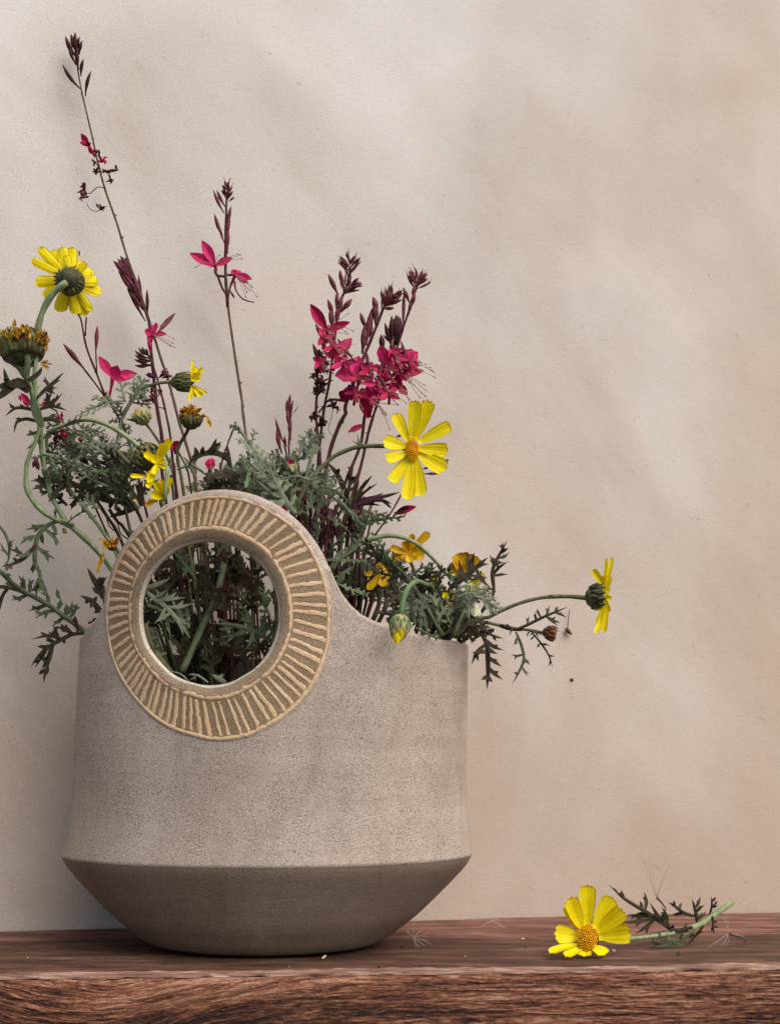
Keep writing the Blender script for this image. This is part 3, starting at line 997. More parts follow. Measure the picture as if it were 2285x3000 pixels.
blossom(t, z1('B', 795, 1095), [(*z1('B', 697, 940), 30), (*z1('B', 830, 1010), 36), (*z1('B', 965, 1062), 34), (*z1('B', 885, 1115), 20)], .03, 'pink', (), neck=z1('B', 765, 1250))
for b in ((760, 1200, 690, 1245), (765, 1220, 705, 1255), (755, 1190, 725, 1215)):
    bud(t, z1('B', *b[:2]), z1('B', *b[2:4]), 6, 'bud', .034, bow=.15)

# the middle spike
t = wand('tall middle wand with two bright magenta flowers halfway up, left of the dense pink clump',
         q('D', 330, 120, 325, 200, 320, 400, 320, 600, 333, 780, 360, 980, 390, 1180, 420, 1370) + q('E', 230, 180, 250, 340, 265, 440) + q('S', 735, 1440, 740, 1800, 740, 2200), [.07, .066, .06, .05, .03, 0], [2, 3, 4, 4.4, 4, 3.8, 3.8, 4.4, 5], 'stalk', 10)
stem(t, q('D', 325, 160, 321, 300, 319, 450, 320, 620, 332, 790), .066, [3, 4.4, 5, 5, 5.4], 'wine', 'upper_stem')
cluster(t, z1('D', 330, 180), z1('D', 325, 50), 12, 34, 8, 'bud', .067, .7)
for b in ((310, 245, 248, 112, 22), (318, 210, 268, 112, 22), (303, 385, 254, 248, 26), (312, 420, 285, 320, 18), (332, 330, 352, 205, 26), (328, 400, 345, 250, 30), (330, 480, 336, 330, 34), (335, 160, 362, 118, 18), (338, 180, 372, 152, 14)):
    bud(t, z1('D', *b[:2]), z1('D', *b[2:4]), b[4] * .5, 'bud', .066, bow=.03)
blossom(t, z1('D', 258, 548), [(*z1('D', 112, 480), 32), (*z1('D', 182, 402), 32), (*z1('D', 358, 508), 26), (*z1('D', 212, 545), 16)], .058, 'pink', [z1('D', 400, 490), z1('D', 408, 512), z1('D', 385, 485), z1('D', 150, 556), z1('D', 280, 492)], neck=z1('D', 262, 590))
stem(t, q('D', 258, 575, 268, 605, 300, 612, 318, 608), .06, 4.4, 'bud', 'stalklet'); stem(t, q('D', 270, 600, 300, 680, 326, 720), .06, 3.6, 'wine', 'stalklet')
blossom(t, z1('D', 375, 600), [(*z1('D', 355, 575), 20), (*z1('D', 405, 580), 22), (*z1('D', 470, 625), 24), (*z1('D', 450, 650), 22)], .058, 'pink', [z1('D', 440, 700), z1('D', 455, 690), z1('D', 497, 725), z1('D', 435, 728), z1('D', 470, 670)], neck=z1('D', 350, 660))
stem(t, q('D', 375, 600, 350, 660, 335, 720, 332, 770), .06, 3.6, 'bud', 'stalklet'); stem(t, q('D', 330, 605, 360, 604, 375, 600), .06, 3.6, 'bud', 'stalklet')
stem(t, q('D', 372, 640, 378, 690, 420, 745, 485, 762), .058, [3, 2.6, 2.4, 2.2], 'bud', 'seed_pod'); bud(t, z1('D', 342, 690), z1('D', 372, 740), 7, 'budd', .06)

# dense clump, from left to right
t = WA = wand('leftmost wand of the dense pink clump with a tall dark forked bud tip',
         q('D', 1040, 560, 1030, 640, 985, 760, 960, 900, 940, 1060, 920, 1220, 890, 1370) + q('E', 720, 320, 700, 500, 690, 760) + q('S', 925, 1560, 900, 1900, 820, 2250), [.05, .045, .04, .03, .01], [3, 4.2, 4.6, 4.8, 4.8, 5], 'wine', 10)
cluster(t, z1('D', 1030, 610), z1('D', 1045, 490), 17, 54, 8, 'bud', .048, .95)
cluster(t, z1('D', 1000, 720), z1('D', 1065, 620), 18, 54, 8, 'bud', .046, 1.0)
for b in ((970, 720, 912, 598, 24), (990, 660, 980, 575, 20), (958, 800, 965, 700, 20), (945, 850, 910, 745, 24), (985, 820, 1050, 742, 26), (940, 930, 925, 790, 30), (970, 860, 990, 720, 28), (900, 1060, 868, 930, 28), (1055, 1092, 965, 972, 22), (955, 900, 975, 770, 26)):
    bud(t, z1('D', *b[:2]), z1('D', *b[2:4]), b[4] * .66, 'bud', .045)
blossom(t, z1('D', 905, 925), [(*z1('D', 812, 775), 34), (*z1('D', 950, 910), 32), (*z1('D', 880, 910), 22), (*z1('D', 1040, 882), 26)], .03, 'crim', [z1('D', 1050, 925), z1('D', 1020, 945), z1('D', 1010, 930), z1('D', 1025, 830)], neck=z1('D', 905, 1000))
for c, s in (((905, 975), 22), ((880, 1000), 16), ((860, 1075), 20), ((885, 1160), 24), ((850, 1180), 20), ((880, 1220), 20), ((870, 1280), 15)):
    shrivel(t, z1('D', *c), s, .03, 'crim' if s == 22 else 'bud', 6)
blossom(t, z1('D', 960, 1075), [(*z1('D', 930, 990), 32), (*z1('D', 1050, 960), 34), (*z1('D', 985, 1110), 24), (*z1('D', 895, 1060), 24)], .028, 'crim', [z1('D', 1020, 1050), z1('D', 1040, 1010)], neck=z1('D', 940, 1160))

t = WB = wand('second wand of the pink clump, thick stem leaning right to a bristly purple tip',
         q('D', 1290, 720, 1240, 780, 1180, 930, 1130, 1050, 1070, 1200, 1010, 1370) + q('E', 870, 230, 830, 300, 770, 470, 730, 700) + q('S', 940, 1600, 900, 2000, 820, 2280), [.06, .05, .035, .02, .0], [4, 5.6, 6.2, 6, 5.6, 5.4, 5], 'wine', 8)
cluster(t, z1('D', 1240, 790), z1('D', 1310, 690), 20, 56, 9, 'bud', .055, 1.0)
cluster(t, z1('D', 1220, 800), z1('D', 1300, 720), 12, 44, 13, 'bud', .05, .9)
for b in ((1130, 920, 1097, 822, 22), (1130, 1010, 1165, 800, 34), (1200, 830, 1172, 730, 30), (1110, 1060, 1130, 880, 36), (1190, 900, 1180, 760, 34), (1160, 980, 1150, 860, 30)):
    bud(t, z1('D', *b[:2]), z1('D', *b[2:4]), b[4] * .66, 'bud', .045)
blossom(t, z1('D', 1062, 1180), [(*z1('D', 1002, 1092), 46), (*z1('D', 1090, 1080), 44), (*z1('D', 1172, 1110), 34), (*z1('D', 955, 1180), 46)], .02, 'pink', [z1('D', 1140, 1200), z1('D', 1110, 1230)], neck=z1('D', 1040, 1290), dy=.01)
blossom(t, z1('D', 1030, 1275), [(*z1('D', 990, 1330), 40), (*z1('D', 1060, 1250), 30), (*z1('D', 1010, 1255), 26), (*z1('D', 1050, 1330), 26)], .024, 'crim', (), neck=z1('D', 1020, 1340))
stem(t, q('D', 1010, 1335, 950, 1325, 915, 1330), .03, 4, 'bud', 'seed_pod')

t = WD = wand('rightmost wand of the pink clump ending in a small pale red star of buds',
         q('D', 1435, 640, 1410, 720, 1350, 900, 1300, 1060, 1250, 1200, 1180, 1400) + q('E', 1005, 360, 960, 560, 900, 760) + q('S', 1000, 1560, 960, 1900, 850, 2260), [.07, .06, .04, .02, 0], [3, 4.4, 4.8, 5, 5, 5], 'wine', 8)
cluster(t, z1('D', 1418, 690), z1('D', 1440, 590), 18, 54, 8, 'bud', .065, .95)
for b in ((1385, 770, 1347, 678, 20), (1400, 740, 1412, 660, 20), (1390, 800, 1415, 700, 24), (1345, 930, 1352, 680, 18), (1375, 840, 1398, 740, 20)):
    bud(t, z1('D', *b[:2]), z1('D', *b[2:4]), b[4] * .66, 'bud', .06)
blossom(t, z1('D', 1340, 1110), [(*z1('D', 1330, 1045), 44), (*z1('D', 1432, 1050), 50), (*z1('D', 1430, 1085), 30), (*z1('D', 1400, 1030), 36)], .03, 'pink', [z1('D', 1525, 1195), z1('D', 1500, 1140), z1('D', 1520, 1165), z1('D', 1470, 1120), z1('D', 1510, 1155)], neck=z1('D', 1280, 1160))
blossom(t, z1('D', 1300, 1170), [(*z1('D', 1460, 1165), 34), (*z1('D', 1380, 1200), 36), (*z1('D', 1370, 1130), 30), (*z1('D', 1310, 1110), 30)], .022, 'crim', [z1('D', 1470, 1300), z1('D', 1475, 1270), z1('D', 1465, 1240), z1('D', 1440, 1310), z1('D', 1450, 1285)], neck=z1('D', 1250, 1220))

t = WC = wand('wand with a blackish bud brush and magenta flowers between two taller tips',
         q('D', 1305, 880, 1290, 1050, 1250, 1160, 1190, 1290, 1130, 1390) + q('E', 960, 420, 880, 620, 820, 800) + q('S', 960, 1600, 930, 1950, 840, 2280), [.055, .045, .03, .02, 0], [5, 5, 5, 5, 5], 'wine', 6)
for b in ((1280, 1010, 1280, 840, 30), (1300, 1000, 1305, 835, 34), (1310, 1010, 1330, 850, 34), (1290, 950, 1290, 860, 30), (1275, 1010, 1240, 882, 24), (1230, 1050, 1218, 950, 30), (1275, 1000, 1230, 950, 12), (1300, 990, 1318, 840, 34)):
    bud(t, z1('D', *b[:2]), z1('D', *b[2:4]), b[4] * .66, 'budd', .05)
blossom(t, z1('D', 1240, 1110), [(*z1('D', 1215, 1010), 36), (*z1('D', 1305, 1035), 40), (*z1('D', 1280, 1100), 30), (*z1('D', 1210, 1080), 24)], .03, 'pink', (), neck=z1('D', 1220, 1180))
blossom(t, z1('D', 1180, 1270), [(*z1('D', 1150, 1220), 36), (*z1('D', 1200, 1215), 36), (*z1('D', 1120, 1300), 36), (*z1('D', 1235, 1270), 34)], .018, 'crim', [z1('D', 1310, 1350), z1('D', 1290, 1330), z1('D', 1200, 1330), z1('D', 1180, 1340), z1('D', 1160, 1330)], neck=z1('D', 1180, 1340))
blossom(t, z1('D', 1310, 1230), [(*z1('D', 1370, 1300), 26), (*z1('D', 1260, 1270), 24), (*z1('D', 1330, 1260), 30), (*z1('D', 1280, 1200), 30)], .016, 'crim', [z1('D', 1390, 1360), z1('D', 1380, 1320)], neck=z1('D', 1250, 1240))
petal(t, z1('E', 1000, 160), z1('E', 960, 80), 44, 'crim', .02, .016, notch=0); petal(t, z1('E', 1010, 260), z1('E', 970, 110), 40, 'crim', .02, .012, notch=0)
for c, s in (((1210, 1290), 22), ((1160, 1290), 20), ((1230, 1190), 22), ((1290, 1260), 18)):
    shrivel(t, z1('D', *c), s, .014, 'crim', 6)
stamens(t, z1('E', 1060, 170), [z1('E', 1135, 325), z1('E', 1185, 180), z1('E', 1110, 240), z1('E', 1090, 230)], .016)
petal(t, z1('E', 980, 300), z1('E', 880, 350), 18, 'crim', .018, .012, notch=0)

# the smaller flowers crowded along the clump belong to the second and the brush-tipped wand
random.seed(19)
for tw, zz, (x, y_), L_, ml in ((WA, .03, (885, 965), 74, 'crim'), (WA, .028, (945, 1020), 66, 'crim'), (WA, .03, (868, 1105), 60, 'crim'), (WB, .022, (1000, 1110), 78, 'pink'), (WB, .02, (1085, 1200), 80, 'crim'), (WB, .016, (1065, 1290), 74, 'pink'),
                            (WC, .016, (1150, 1160), 78, 'crim'), (WC, .022, (1232, 1150), 80, 'crim'), (WC, .012, (1195, 1235), 86, 'pink'), (WC, .01, (1262, 1285), 76, 'crim'), (WD, .02, (1375, 1100), 84, 'pink'), (WD, .018, (1330, 1180), 84, 'crim'), (WC, .008, (1150, 1320), 80, 'crim'), (WD, .018, (1290, 1060), 66, 'crim')):
    a0 = random.uniform(0, 6.28)
    tips = []
    for q_ in range(4):
        a = a0 + q_ * 1.4 + random.uniform(-.3, .3)
        tips.append((*z1('D', x + math.cos(a) * L_ * random.uniform(.8, 1.1), y_ + math.sin(a) * L_ * random.uniform(.55, .9)), random.uniform(15, 24)))
    blossom(tw, z1('D', x, y_), tips, zz - .006, ml, [z1('D', x + random.uniform(20, 110), y_ + random.uniform(-20, 100)) for _ in range(5)], neck=z1('D', x + random.uniform(-15, 15), y_ + 70), dy=.012)
    bud(tw, z1('D', x, y_ + 20), z1('D', x + random.uniform(-50, 30), y_ - random.uniform(70, 120)), random.uniform(10, 15), 'bud', zz)

t = wand('withered dark wand with curled brown seed husks left of the pink clump',
         q('D', 850, 1150, 850, 1300) + q('E', 690, 120, 685, 250, 700, 400, 712, 520, 700, 760) + q('S', 915, 1560, 890, 1900, 800, 2260), [.04, .03, .02, 0], [4, 4.5, 4.5, 5], 'wine', 8)
for c, s in (((690, 40), 22), ((710, 80), 20), ((680, 100), 15), ((675, 265), 20), ((710, 290), 20), ((735, 280), 15), ((690, 320), 18), ((790, 195), 22), ((720, 60), 18)):
    shrivel(t, z1('E', *c), s, .028, 'budd', 5)
stem(t, q('E', 700, 230, 740, 180, 770, 145, 830, 155), .03, 2.6, 'budd', 'stalklet'); stem(t, q('E', 790, 200, 780, 260, 760, 330, 790, 380), .028, .9, 'budd', 'stalklet')

t = wand('small wine red shoot of narrow upright leaves above the ring top',
         q('E', 530, 200, 525, 330, 518, 440, 530, 620) + q('S', 860, 1470, 830, 1900, 780, 2260), [.03, .02, .01, 0], [3, 3.6, 4], 'wine', 3)
for b in ((520, 250, 528, 115, 26), (515, 260, 505, 150, 20), (530, 270, 545, 150, 18), (525, 330, 512, 200, 26), (530, 400, 530, 250, 28), (490, 420, 435, 262, 22), (475, 480, 445, 320, 30), (540, 250, 582, 185, 6), (505, 440, 490, 370, 18)):
    bud(t, z1('E', *b[:2]), z1('E', *b[2:4]), b[4] * .5, 'bud', .025, bow=.04)
stem(t, q('E', 490, 420, 500, 470, 516, 540), .022, 2.6, 'wine', 'stalklet')

t = wand('thin wand with one crimson bud under the big open daisy',
         q('E', 1215, 720, 1160, 820, 1100, 910, 1000, 1060) + q('S', 1020, 1750, 950, 2050, 860, 2280), [.0, 0, 0, 0], [2.6, 3, 3.6, 4], 'bud', 4)
petal(t, z1('E', 1165, 855), z1('E', 1300, 806), 24, 'crim', -.005, -.01, notch=0, cup=.3); petal(t, z1('E', 1170, 850), z1('E', 1260, 812), 16, 'bud', -.006, -.012, notch=0, cup=.3)
bud(t, z1('E', 1345, 605), z1('E', 1440, 603), 9, 'bud', -.0); bud(t, z1('E', 1340, 575), z1('E', 1375, 568), 7, 'budd', 0.0)
bud(t, z1('E', 1175, 378), z1('E', 1215, 366), 8, 'bud', 0.0); bud(t, z1('E', 1480, 520), z1('E', 1500, 523), 7, 'budd', 0.0)
stem(t, q('E', 1345, 605, 1270, 650, 1215, 720), 0.0, 1.6, 'bud', 'stalklet')

t = wand('thin bare red stalk just left of the tall middle wand',
         q('E', 185, 310, 150, 400, 110, 520, 90, 640) + q('S', 640, 1480, 660, 1900, 700, 2200), [.02, .02, .02, 0], [2.6, 2.8, 3, 4], 'wine', 3)
for b in ((185, 310, 150, 308), (185, 310, 195, 280), (185, 300, 210, 330)):
    bud(t, z1('E', *b[:2]), z1('E', *b[2:4]), 9, 'mid', .02)

for lab, pp, cpt, s_ in (('magenta flower half hidden among leaves left of the ring', q('C', 480, 530, 470, 620, 560, 800) + q('S', 300, 1530, 420, 1800, 560, 2150), None, 0),
                         ('small magenta flower peeping over the top of the ring', q('C', 1475, 750, 1470, 830) + q('S', 620, 1460, 650, 1800, 700, 2200), (1475, 740), 1),
                         ('dark magenta flower beside the yellow daisy left of the ring top', q('C', 1230, 620, 1290, 720) + q('S', 560, 1430, 600, 1800, 660, 2200), (1235, 620), 2)):
    t = wand(lab, pp, [.02, .02, .02, 0], [2.8, 3, 4], 'wine', 2)
    if cpt is None:
        for c, tp in (((450, 530), [(440, 490, 22), (475, 505, 22), (420, 540, 20), (460, 560, 20)]), ((510, 555), [(490, 530, 18), (530, 560, 20), (500, 585, 18), (525, 540, 18)]), ((570, 565), [(590, 550, 16), (560, 585, 16), (580, 575, 16), (555, 555, 14)])):
            blossom(t, z1('C', *c), [(*z1('C', a, b), w_) for a, b, w_ in tp], .018, 'pink' if c[0] > 460 else 'crim', neck=z1('C', c[0], c[1] + 60))
        for c, s in (((400, 550), 22), ((430, 590), 20), ((390, 600), 16), ((600, 730), 20), ((575, 700), 16)):
            shrivel(t, z1('C', *c), s, .02, 'budd', 6)
        for b in ((560, 680, 590, 780), (590, 680, 630, 770), (575, 690, 600, 780), (260, 700, 260, 780), (250, 700, 235, 770), (265, 705, 275, 790)):
            bud(t, z1('C', *b[:2]), z1('C', *b[2:4]), 11, 'bud', .02)
    else:
        c = cpt
        blossom(t, z1('C', *c), [(*z1('C', c[0] + a, c[1] + b), w_) for a, b, w_ in ((-30, -10, 22), (20, -40, 24), (35, 10, 22), (5, 45, 22))], .018, 'pink' if s_ == 1 else 'crim', neck=z1('C', c[0], c[1] + 50))

# a sheaf of bare burgundy stalks behind the ring
GS = 'bare burgundy stalks packed upright behind the ring'
random.seed(11)
for i in range(26):
    x = 880 + random.uniform(0, 190); x2 = x + random.uniform(-30, 40)
    ytop = random.uniform(1400, 1520)
    y_ = random.uniform(-.03, .06)
    t = thing('flower_stalk', P(x - 60, 2150, y_ * .5), 'bare burgundy flower stalk in the tight sheaf right behind the ring', 'flower stalk', GS)
    stem(t, [(x2, ytop), (x, 1620), (x - 15, 1800), (x - 60, 2150)], [y_, y_ * .8, y_ * .5], random.uniform(4, 6.5), random.choice(['wine', 'stalk', 'wine', 'bud', 'budd']), sides=6, nodes=3)
    if random.random() < .7:
        bud(t, (x, ytop + 80), (x + random.uniform(-25, 25), ytop + 10), random.uniform(9, 18), random.choice(['purple', 'bud', 'dark']), y_)
for i in range(14):
    x = 500 + random.uniform(0, 330)
    y_ = random.uniform(-.02, .07)
    t = thing('flower_stalk', P(x + 40, 2150, y_ * .4), 'thin dark stalk rising behind the top of the ring', 'flower stalk', 'thin dark stalks behind the ring top')
    stem(t, [(x, random.uniform(1330, 1420)), (x + 12, 1500), (x + 30, 1800), (x + 50, 2150)], [y_, y_ * .9, y_ * .4], random.uniform(3, 5), random.choice(['wine', 'stalk', 'dark', 'budd']), sides=6, nodes=3)
random.seed(3)

# ------------------------------------------------------------------ yellow daisies
GD = 'yellow daisies of the bouquet'
def daisy(label, pp, ys, r, mat='pale', group=GD, name='yellow_daisy', cat='flower'):
    b = path(pp, ys)[-1]
    t = thing(name, b, label, cat, group)
    if pp: stem(t, pp, ys, r, mat, sides=12, nodes=5)
    return t

def petals(parent, z, c, tips, y0, y1, mat, dn=None, **kw):
    for tp in tips:
        cc = tp[3:5] if len(tp) >= 5 else c
        petal(parent, z1(z, *cc), z1(z, tp[0], tp[1]), tp[2] * ZM[z][2], mat, y0 + random.uniform(-.001, .001), y1 + random.uniform(-.003, .003), dn, **kw)

# the daisy seen from behind, on its long curved stem
t = daisy('daisy seen from behind at the upper left, nodding on a long pale curved stem',
          q('B', 470, 425, 400, 480, 340, 555, 295, 650, 268, 760, 256, 870, 252, 1000, 246, 1150, 262, 1290, 280, 1400) + q('C', 262, 560, 225, 640, 192, 740, 185, 850, 200, 940, 270, 1045, 370, 1120, 470, 1165, 560, 1225, 680, 1340, 790, 1470) + q('S', 420, 1800, 560, 2150),
          [-.028, -.022, -.016, -.012, -.008, -.004, 0, .002, .004, 0, 0], [10, 10, 8, 6.5, 5.5, 6, 8, 8, 7, 6, 6.5, 8, 9, 9, 9])
hd = head(t, z1('B', 490, 405), -.012, r=30)
petals(hd, 'B', (490, 400), [(285, 195, 78), (236, 275, 70), (258, 428, 92), (308, 525, 80), (415, 640, 112), (545, 655, 96), (612, 662, 90), (655, 640, 60), (715, 505, 100), (690, 420, 90), (655, 350, 90), (590, 285, 100), (510, 190, 100), (440, 185, 96), (375, 215, 80)], -.006, .004, 'yel', (0, -1, .1), cup=-.14, bend=.10, crumple=.04)
petals(hd, 'B', (500, 390), [(640, 345, 70), (585, 270, 80), (460, 230, 70)], -.010, -.012, 'yel', (0, -1, .3), cup=-.2, bend=-.1)
mb = MB()
c3 = P(*z1('B', 485, 412), -.016); k = 41 * mpp(0)
lathe(mb, c3 + np.array([-.001, -.010, 0]), c3 + np.array([.001, .006, 0]), [(0, k * .25), (.15, k * .55), (.45, k * .88), (1, k * 1.02)], 20, .03)
cx = mb.build('calyx', M['bract'], hd)
mb = MB()
for rr, f0, n_ in ((1.12, .1, 22), (.85, .5, 18), (.55, .8, 12)):
    for i in range(n_):
        a = 6.283 * (i + rr) / n_ ; d = np.array([math.cos(a), 0, math.sin(a)])
        jt = random.uniform(.82, 1.1)
        p0 = c3 + d * k * rr * .45 + np.array([0, -.011 * (1 - rr * .55), 0]); p1 = c3 + d * k * rr * jt + np.array([0, -.006 * (1.15 - rr), 0])
        blade(mb, [p0, (p0 + p1) / 2 + np.array([0, -.0015, 0]), p1], [k * .26, k * .3, k * .1], (0, -1, 0), .0006, -.3)
mb.build('bract', M['calyx'], cx)

# the faded head at the left edge with the leaves of its stem
t = daisy('faded orange brown daisy head cut by the left edge, on a leafy pale stem',
          q('B', 165, 960, 185, 1060, 225, 1180, 260, 1290, 285, 1400, 288, 1520) + q('C', 290, 600, 305, 720, 330, 860, 375, 990, 470, 1150, 560, 1235, 680, 1350, 780, 1480) + q('S', 400, 1800, 540, 2150),
          [-.012, -.012, -.006, 0, .004, .006, .004, .004, 0, 0], [9, 9, 8, 7, 7.5, 7, 6.5, 7, 8, 8, 8])
hd = head(t, z1('B', 160, 850), -.012, r=44)
calyx(hd, z1('B', 168, 1000), z1('B', 155, 805), 62, -.012, -.010, 'bract', 28, 'calyx')
random.seed(4)
for i in range(70):
    a = random.uniform(-1, 1); x = 158 + 158 * a
    sd = random.uniform(-.3, 1) * math.sqrt(1 - a * a)
    yt = 800 - 50 * math.sqrt(max(0, 1 - a * a - sd * sd * .9)) + 30 * a * a
    dx = random.uniform(-26, 26)
    petal(hd, z1('B', x * .96 + 6, yt + 45), z1('B', x + dx + 20 * a, yt - random.uniform(-10, 36)), random.uniform(13, 24), random.choice(['ora', 'ora', 'gold', 'gold', 'brownbud']), -.012 - .0195 * sd, -.014 - .020 * sd, tilt(CAMN, .8), cup=.5, crumple=.15, notch=0, twist=random.uniform(-1, 1))
petal(hd, z1('B', 100, 760), z1('B', 108, 682), 13, 'ora', -.014, -.016, crumple=.1, notch=0)
for x, yv in ((325, 830), (330, 880), (5, 850), (-5, 900), (20, 860), (300, 800)):
    petal(hd, z1('B', x - 10 * (1 if x > 160 else -1), yv - 30), z1('B', x, yv + 30), 14, 'ora', -.014, -.014, tilt(CAMN, .6), crumple=.15, notch=0)
for p in ((300, 990, 370, 1000), (290, 985, 355, 1030), (285, 990, 345, 1045), (300, 985, 340, 975)):
    petal(hd, z1('B', *p[:2]), z1('B', *p[2:]), 6, 'ora', -.010, -.012, crumple=.2, notch=0)
LB = lambda pp, lobes, y, mat, w_, teeth=1: leafx(t, q('B', *pp), lobes, y, mat, w_, teeth, z='B')
LB((190, 1110, 130, 1020, 70, 970, -10, 930), [(130, 1030, 140, 900), (150, 1050, 100, 930)], -.016, 'mid', 15)
LB((190, 1100, 200, 1000, 190, 930, 160, 880), [(195, 1000, 240, 960), (192, 980, 140, 920), (192, 940, 210, 880)], -.022, 'mid', 18)
LB((195, 1150, 120, 1150, 60, 1130, 30, 1030), [(70, 1130, 35, 1100)], -.018, 'dark', 19)
LB((210, 1190, 130, 1130, 70, 1170, -30, 1260), [(80, 1170, -20, 1160)], -.016, 'dark', 32)
LB((200, 1120, 245, 1090, 280, 1060, 298, 1020), [], -.02, 'dark', 17)
LB((265, 1240, 320, 1180, 380, 1130, 447, 1062), [(330, 1160, 315, 1088), (360, 1140, 430, 1110), (320, 1190, 405, 1165), (340, 1180, 395, 1210)], -.012, 'dark', 13)
LB((260, 1330, 180, 1310, 110, 1310, 42, 1365), [(120, 1310, 66, 1270), (190, 1312, 140, 1280)], -.01, 'dark', 11)
LB((275, 1320, 340, 1300, 400, 1300, 470, 1325), [(340, 1300, 410, 1240), (350, 1300, 440, 1205), (330, 1300, 310, 1240), (400, 1300, 430, 1275), (350, 1290, 380, 1180), (360, 1280, 330, 1200)], -.008, 'dark', 12)
LB((262, 1405, 190, 1385, 120, 1410, 104, 1482), [(140, 1395, 108, 1385)], -.006, 'dark', 11)
LB((285, 1400, 350, 1385, 440, 1410), [(360, 1388, 400, 1350)], -.006, 'dark', 15)
LB((270, 1480, 230, 1490, 185, 1500), [(230, 1490, 215, 1460)], -.004, 'mid', 12)
LB((285, 1500, 240, 1560, 190, 1600), [], -.004, 'dark', 9)
LB((300, 1440, 260, 1350, 240, 1280, 225, 1200), [], -.014, 'mid', 26)
random.seed(21)
# red scraps showing behind that stem
t = wand('crimson flower scraps behind the leafy stem at the left edge', q('B', 200, 1280, 300, 1290, 400, 1330, 420, 1420) + q('S', 200, 1320, 330, 1600, 520, 2100), [.03, .03, .03, 0], [2.4, 2.6, 3], 'wine', 2)
for p in ((215, 1290, 150, 1205, 46), (200, 1300, 165, 1240, 30), (330, 1310, 300, 1265, 34), (400, 1310, 425, 1270, 30), (425, 1400, 440, 1335, 24), (150, 1260, 135, 1215, 20)):
    petal(t, z1('B', *p[:2]), z1('B', *p[2:4]), p[4] * .42, 'crim', .028, .03, notch=0)
shrivel(t, z1('B', 350, 1280), 20, .028, 'budd', 6); shrivel(t, z1('B', 420, 1390), 16, .03, 'bud', 5)

# half-wilted daisy pointing right
t = daisy('half wilted daisy in profile facing right, beside the tall bare stem',
          q('C', 1215, 165, 1130, 172, 1040, 195, 960, 240, 900, 340, 850, 450) + q('S', 350, 1400, 450, 1800, 600, 2200), [.0, .0, .01, .01, 0], [5, 4.6, 5, 6], 'olive')
hd = head(t, z1('C', 1340, 165), .0, r=12)
calyx(hd, z1('C', 1215, 168), z1('C', 1345, 165), 26, .0, .0, 'calyx', 14, 'calyx')
petals(hd, 'C', (1345, 150), [(1355, 5, 22), (1432, 62, 28), (1418, 110, 40), (1385, 60, 40), (1412, 145, 50), (1395, 120, 60), (1330, 300, 30, 1355, 200), (1420, 268, 44, 1355, 200), (1380, 270, 52, 1350, 195), (1460, 250, 20, 1365, 190), (1350, 260, 40, 1350, 190)], -.004, -.004, 'yel', (.3, -1, 0), crumple=.06, cup=.3)
random.seed(31)

def shaggy(parent, z, c, r, tips, y):
    for tp in tips:
        petal(parent, z1(z, *(tp[3:5] if len(tp) > 3 else c)), z1(z, tp[0], tp[1]), tp[2], random.choice(['ora', 'gold', 'ora']), y, y - .003, tilt(CAMN, .6), cup=.5, crumple=.2, notch=0, twist=random.uniform(-.8, .8))
t = daisy('drooping daisy with curled orange petals under the half wilted one', q('C', 1335, 470, 1310, 530, 1265, 605, 1250, 700) + q('S', 540, 1450, 600, 1900, 660, 2200), [-.01, 0, 0, 0], [6, 5, 5, 5], 'olive')
hd = head(t, z1('C', 1345, 430), -.01, r=16)
calyx(hd, z1('C', 1335, 490), z1('C', 1350, 395), 30, -.01, -.012, 'calyx', 14, 'calyx')
shaggy(hd, 'C', (1345, 400), 30, [(1262, 365, 16), (1270, 400, 12), (1290, 335, 16), (1320, 325, 16), (1345, 318, 14), (1375, 330, 15), (1405, 352, 16), (1425, 350, 12), (1310, 370, 16), (1350, 360, 16), (1390, 380, 16), (1420, 400, 14), (1300, 410, 14), (1480, 485, 13, 1460, 415), (1462, 412, 11, 1400, 405), (1270, 350, 12), (1280, 420, 12)], -.016)

t = daisy('round closed daisy bud on a thin stem left of the drooping orange one', q('C', 1020, 450, 1060, 500, 1125, 595, 1170, 680) + q('S', 520, 1450, 580, 1900, 640, 2200), [-.005, 0, 0, 0], [4.5, 4, 4, 4], 'olive', name='daisy_bud', cat='flower bud')
hd = head(t, z1('C', 1000, 405), -.006, 'bud_core', 'calyxp', r=22)
mb = MB(); lathe(mb, P(*z1('C', 1022, 455), -.006), P(*z1('C', 975, 345), -.008), [(0, 8 * mpp(0)), (.15, 18 * mpp(0)), (.45, 25 * mpp(0)), (.75, 21 * mpp(0)), (.95, 11 * mpp(0)), (1, 4 * mpp(0))], 16, .03)
mb.build('calyx', M['calyxp'], hd)
calyx(hd, z1('C', 1022, 458), z1('C', 990, 380), 25, -.006, -.007, 'calyxp', 11, 'calyxp')
petal(hd, z1('C', 985, 400), z1('C', 940, 385), 26, 'ora', -.014, -.012, notch=0, cup=-.3)
leafx(t, q('C', 1020, 455, 960, 440, 885, 425), [], -.008, 'dark', 11, 0, z='C')

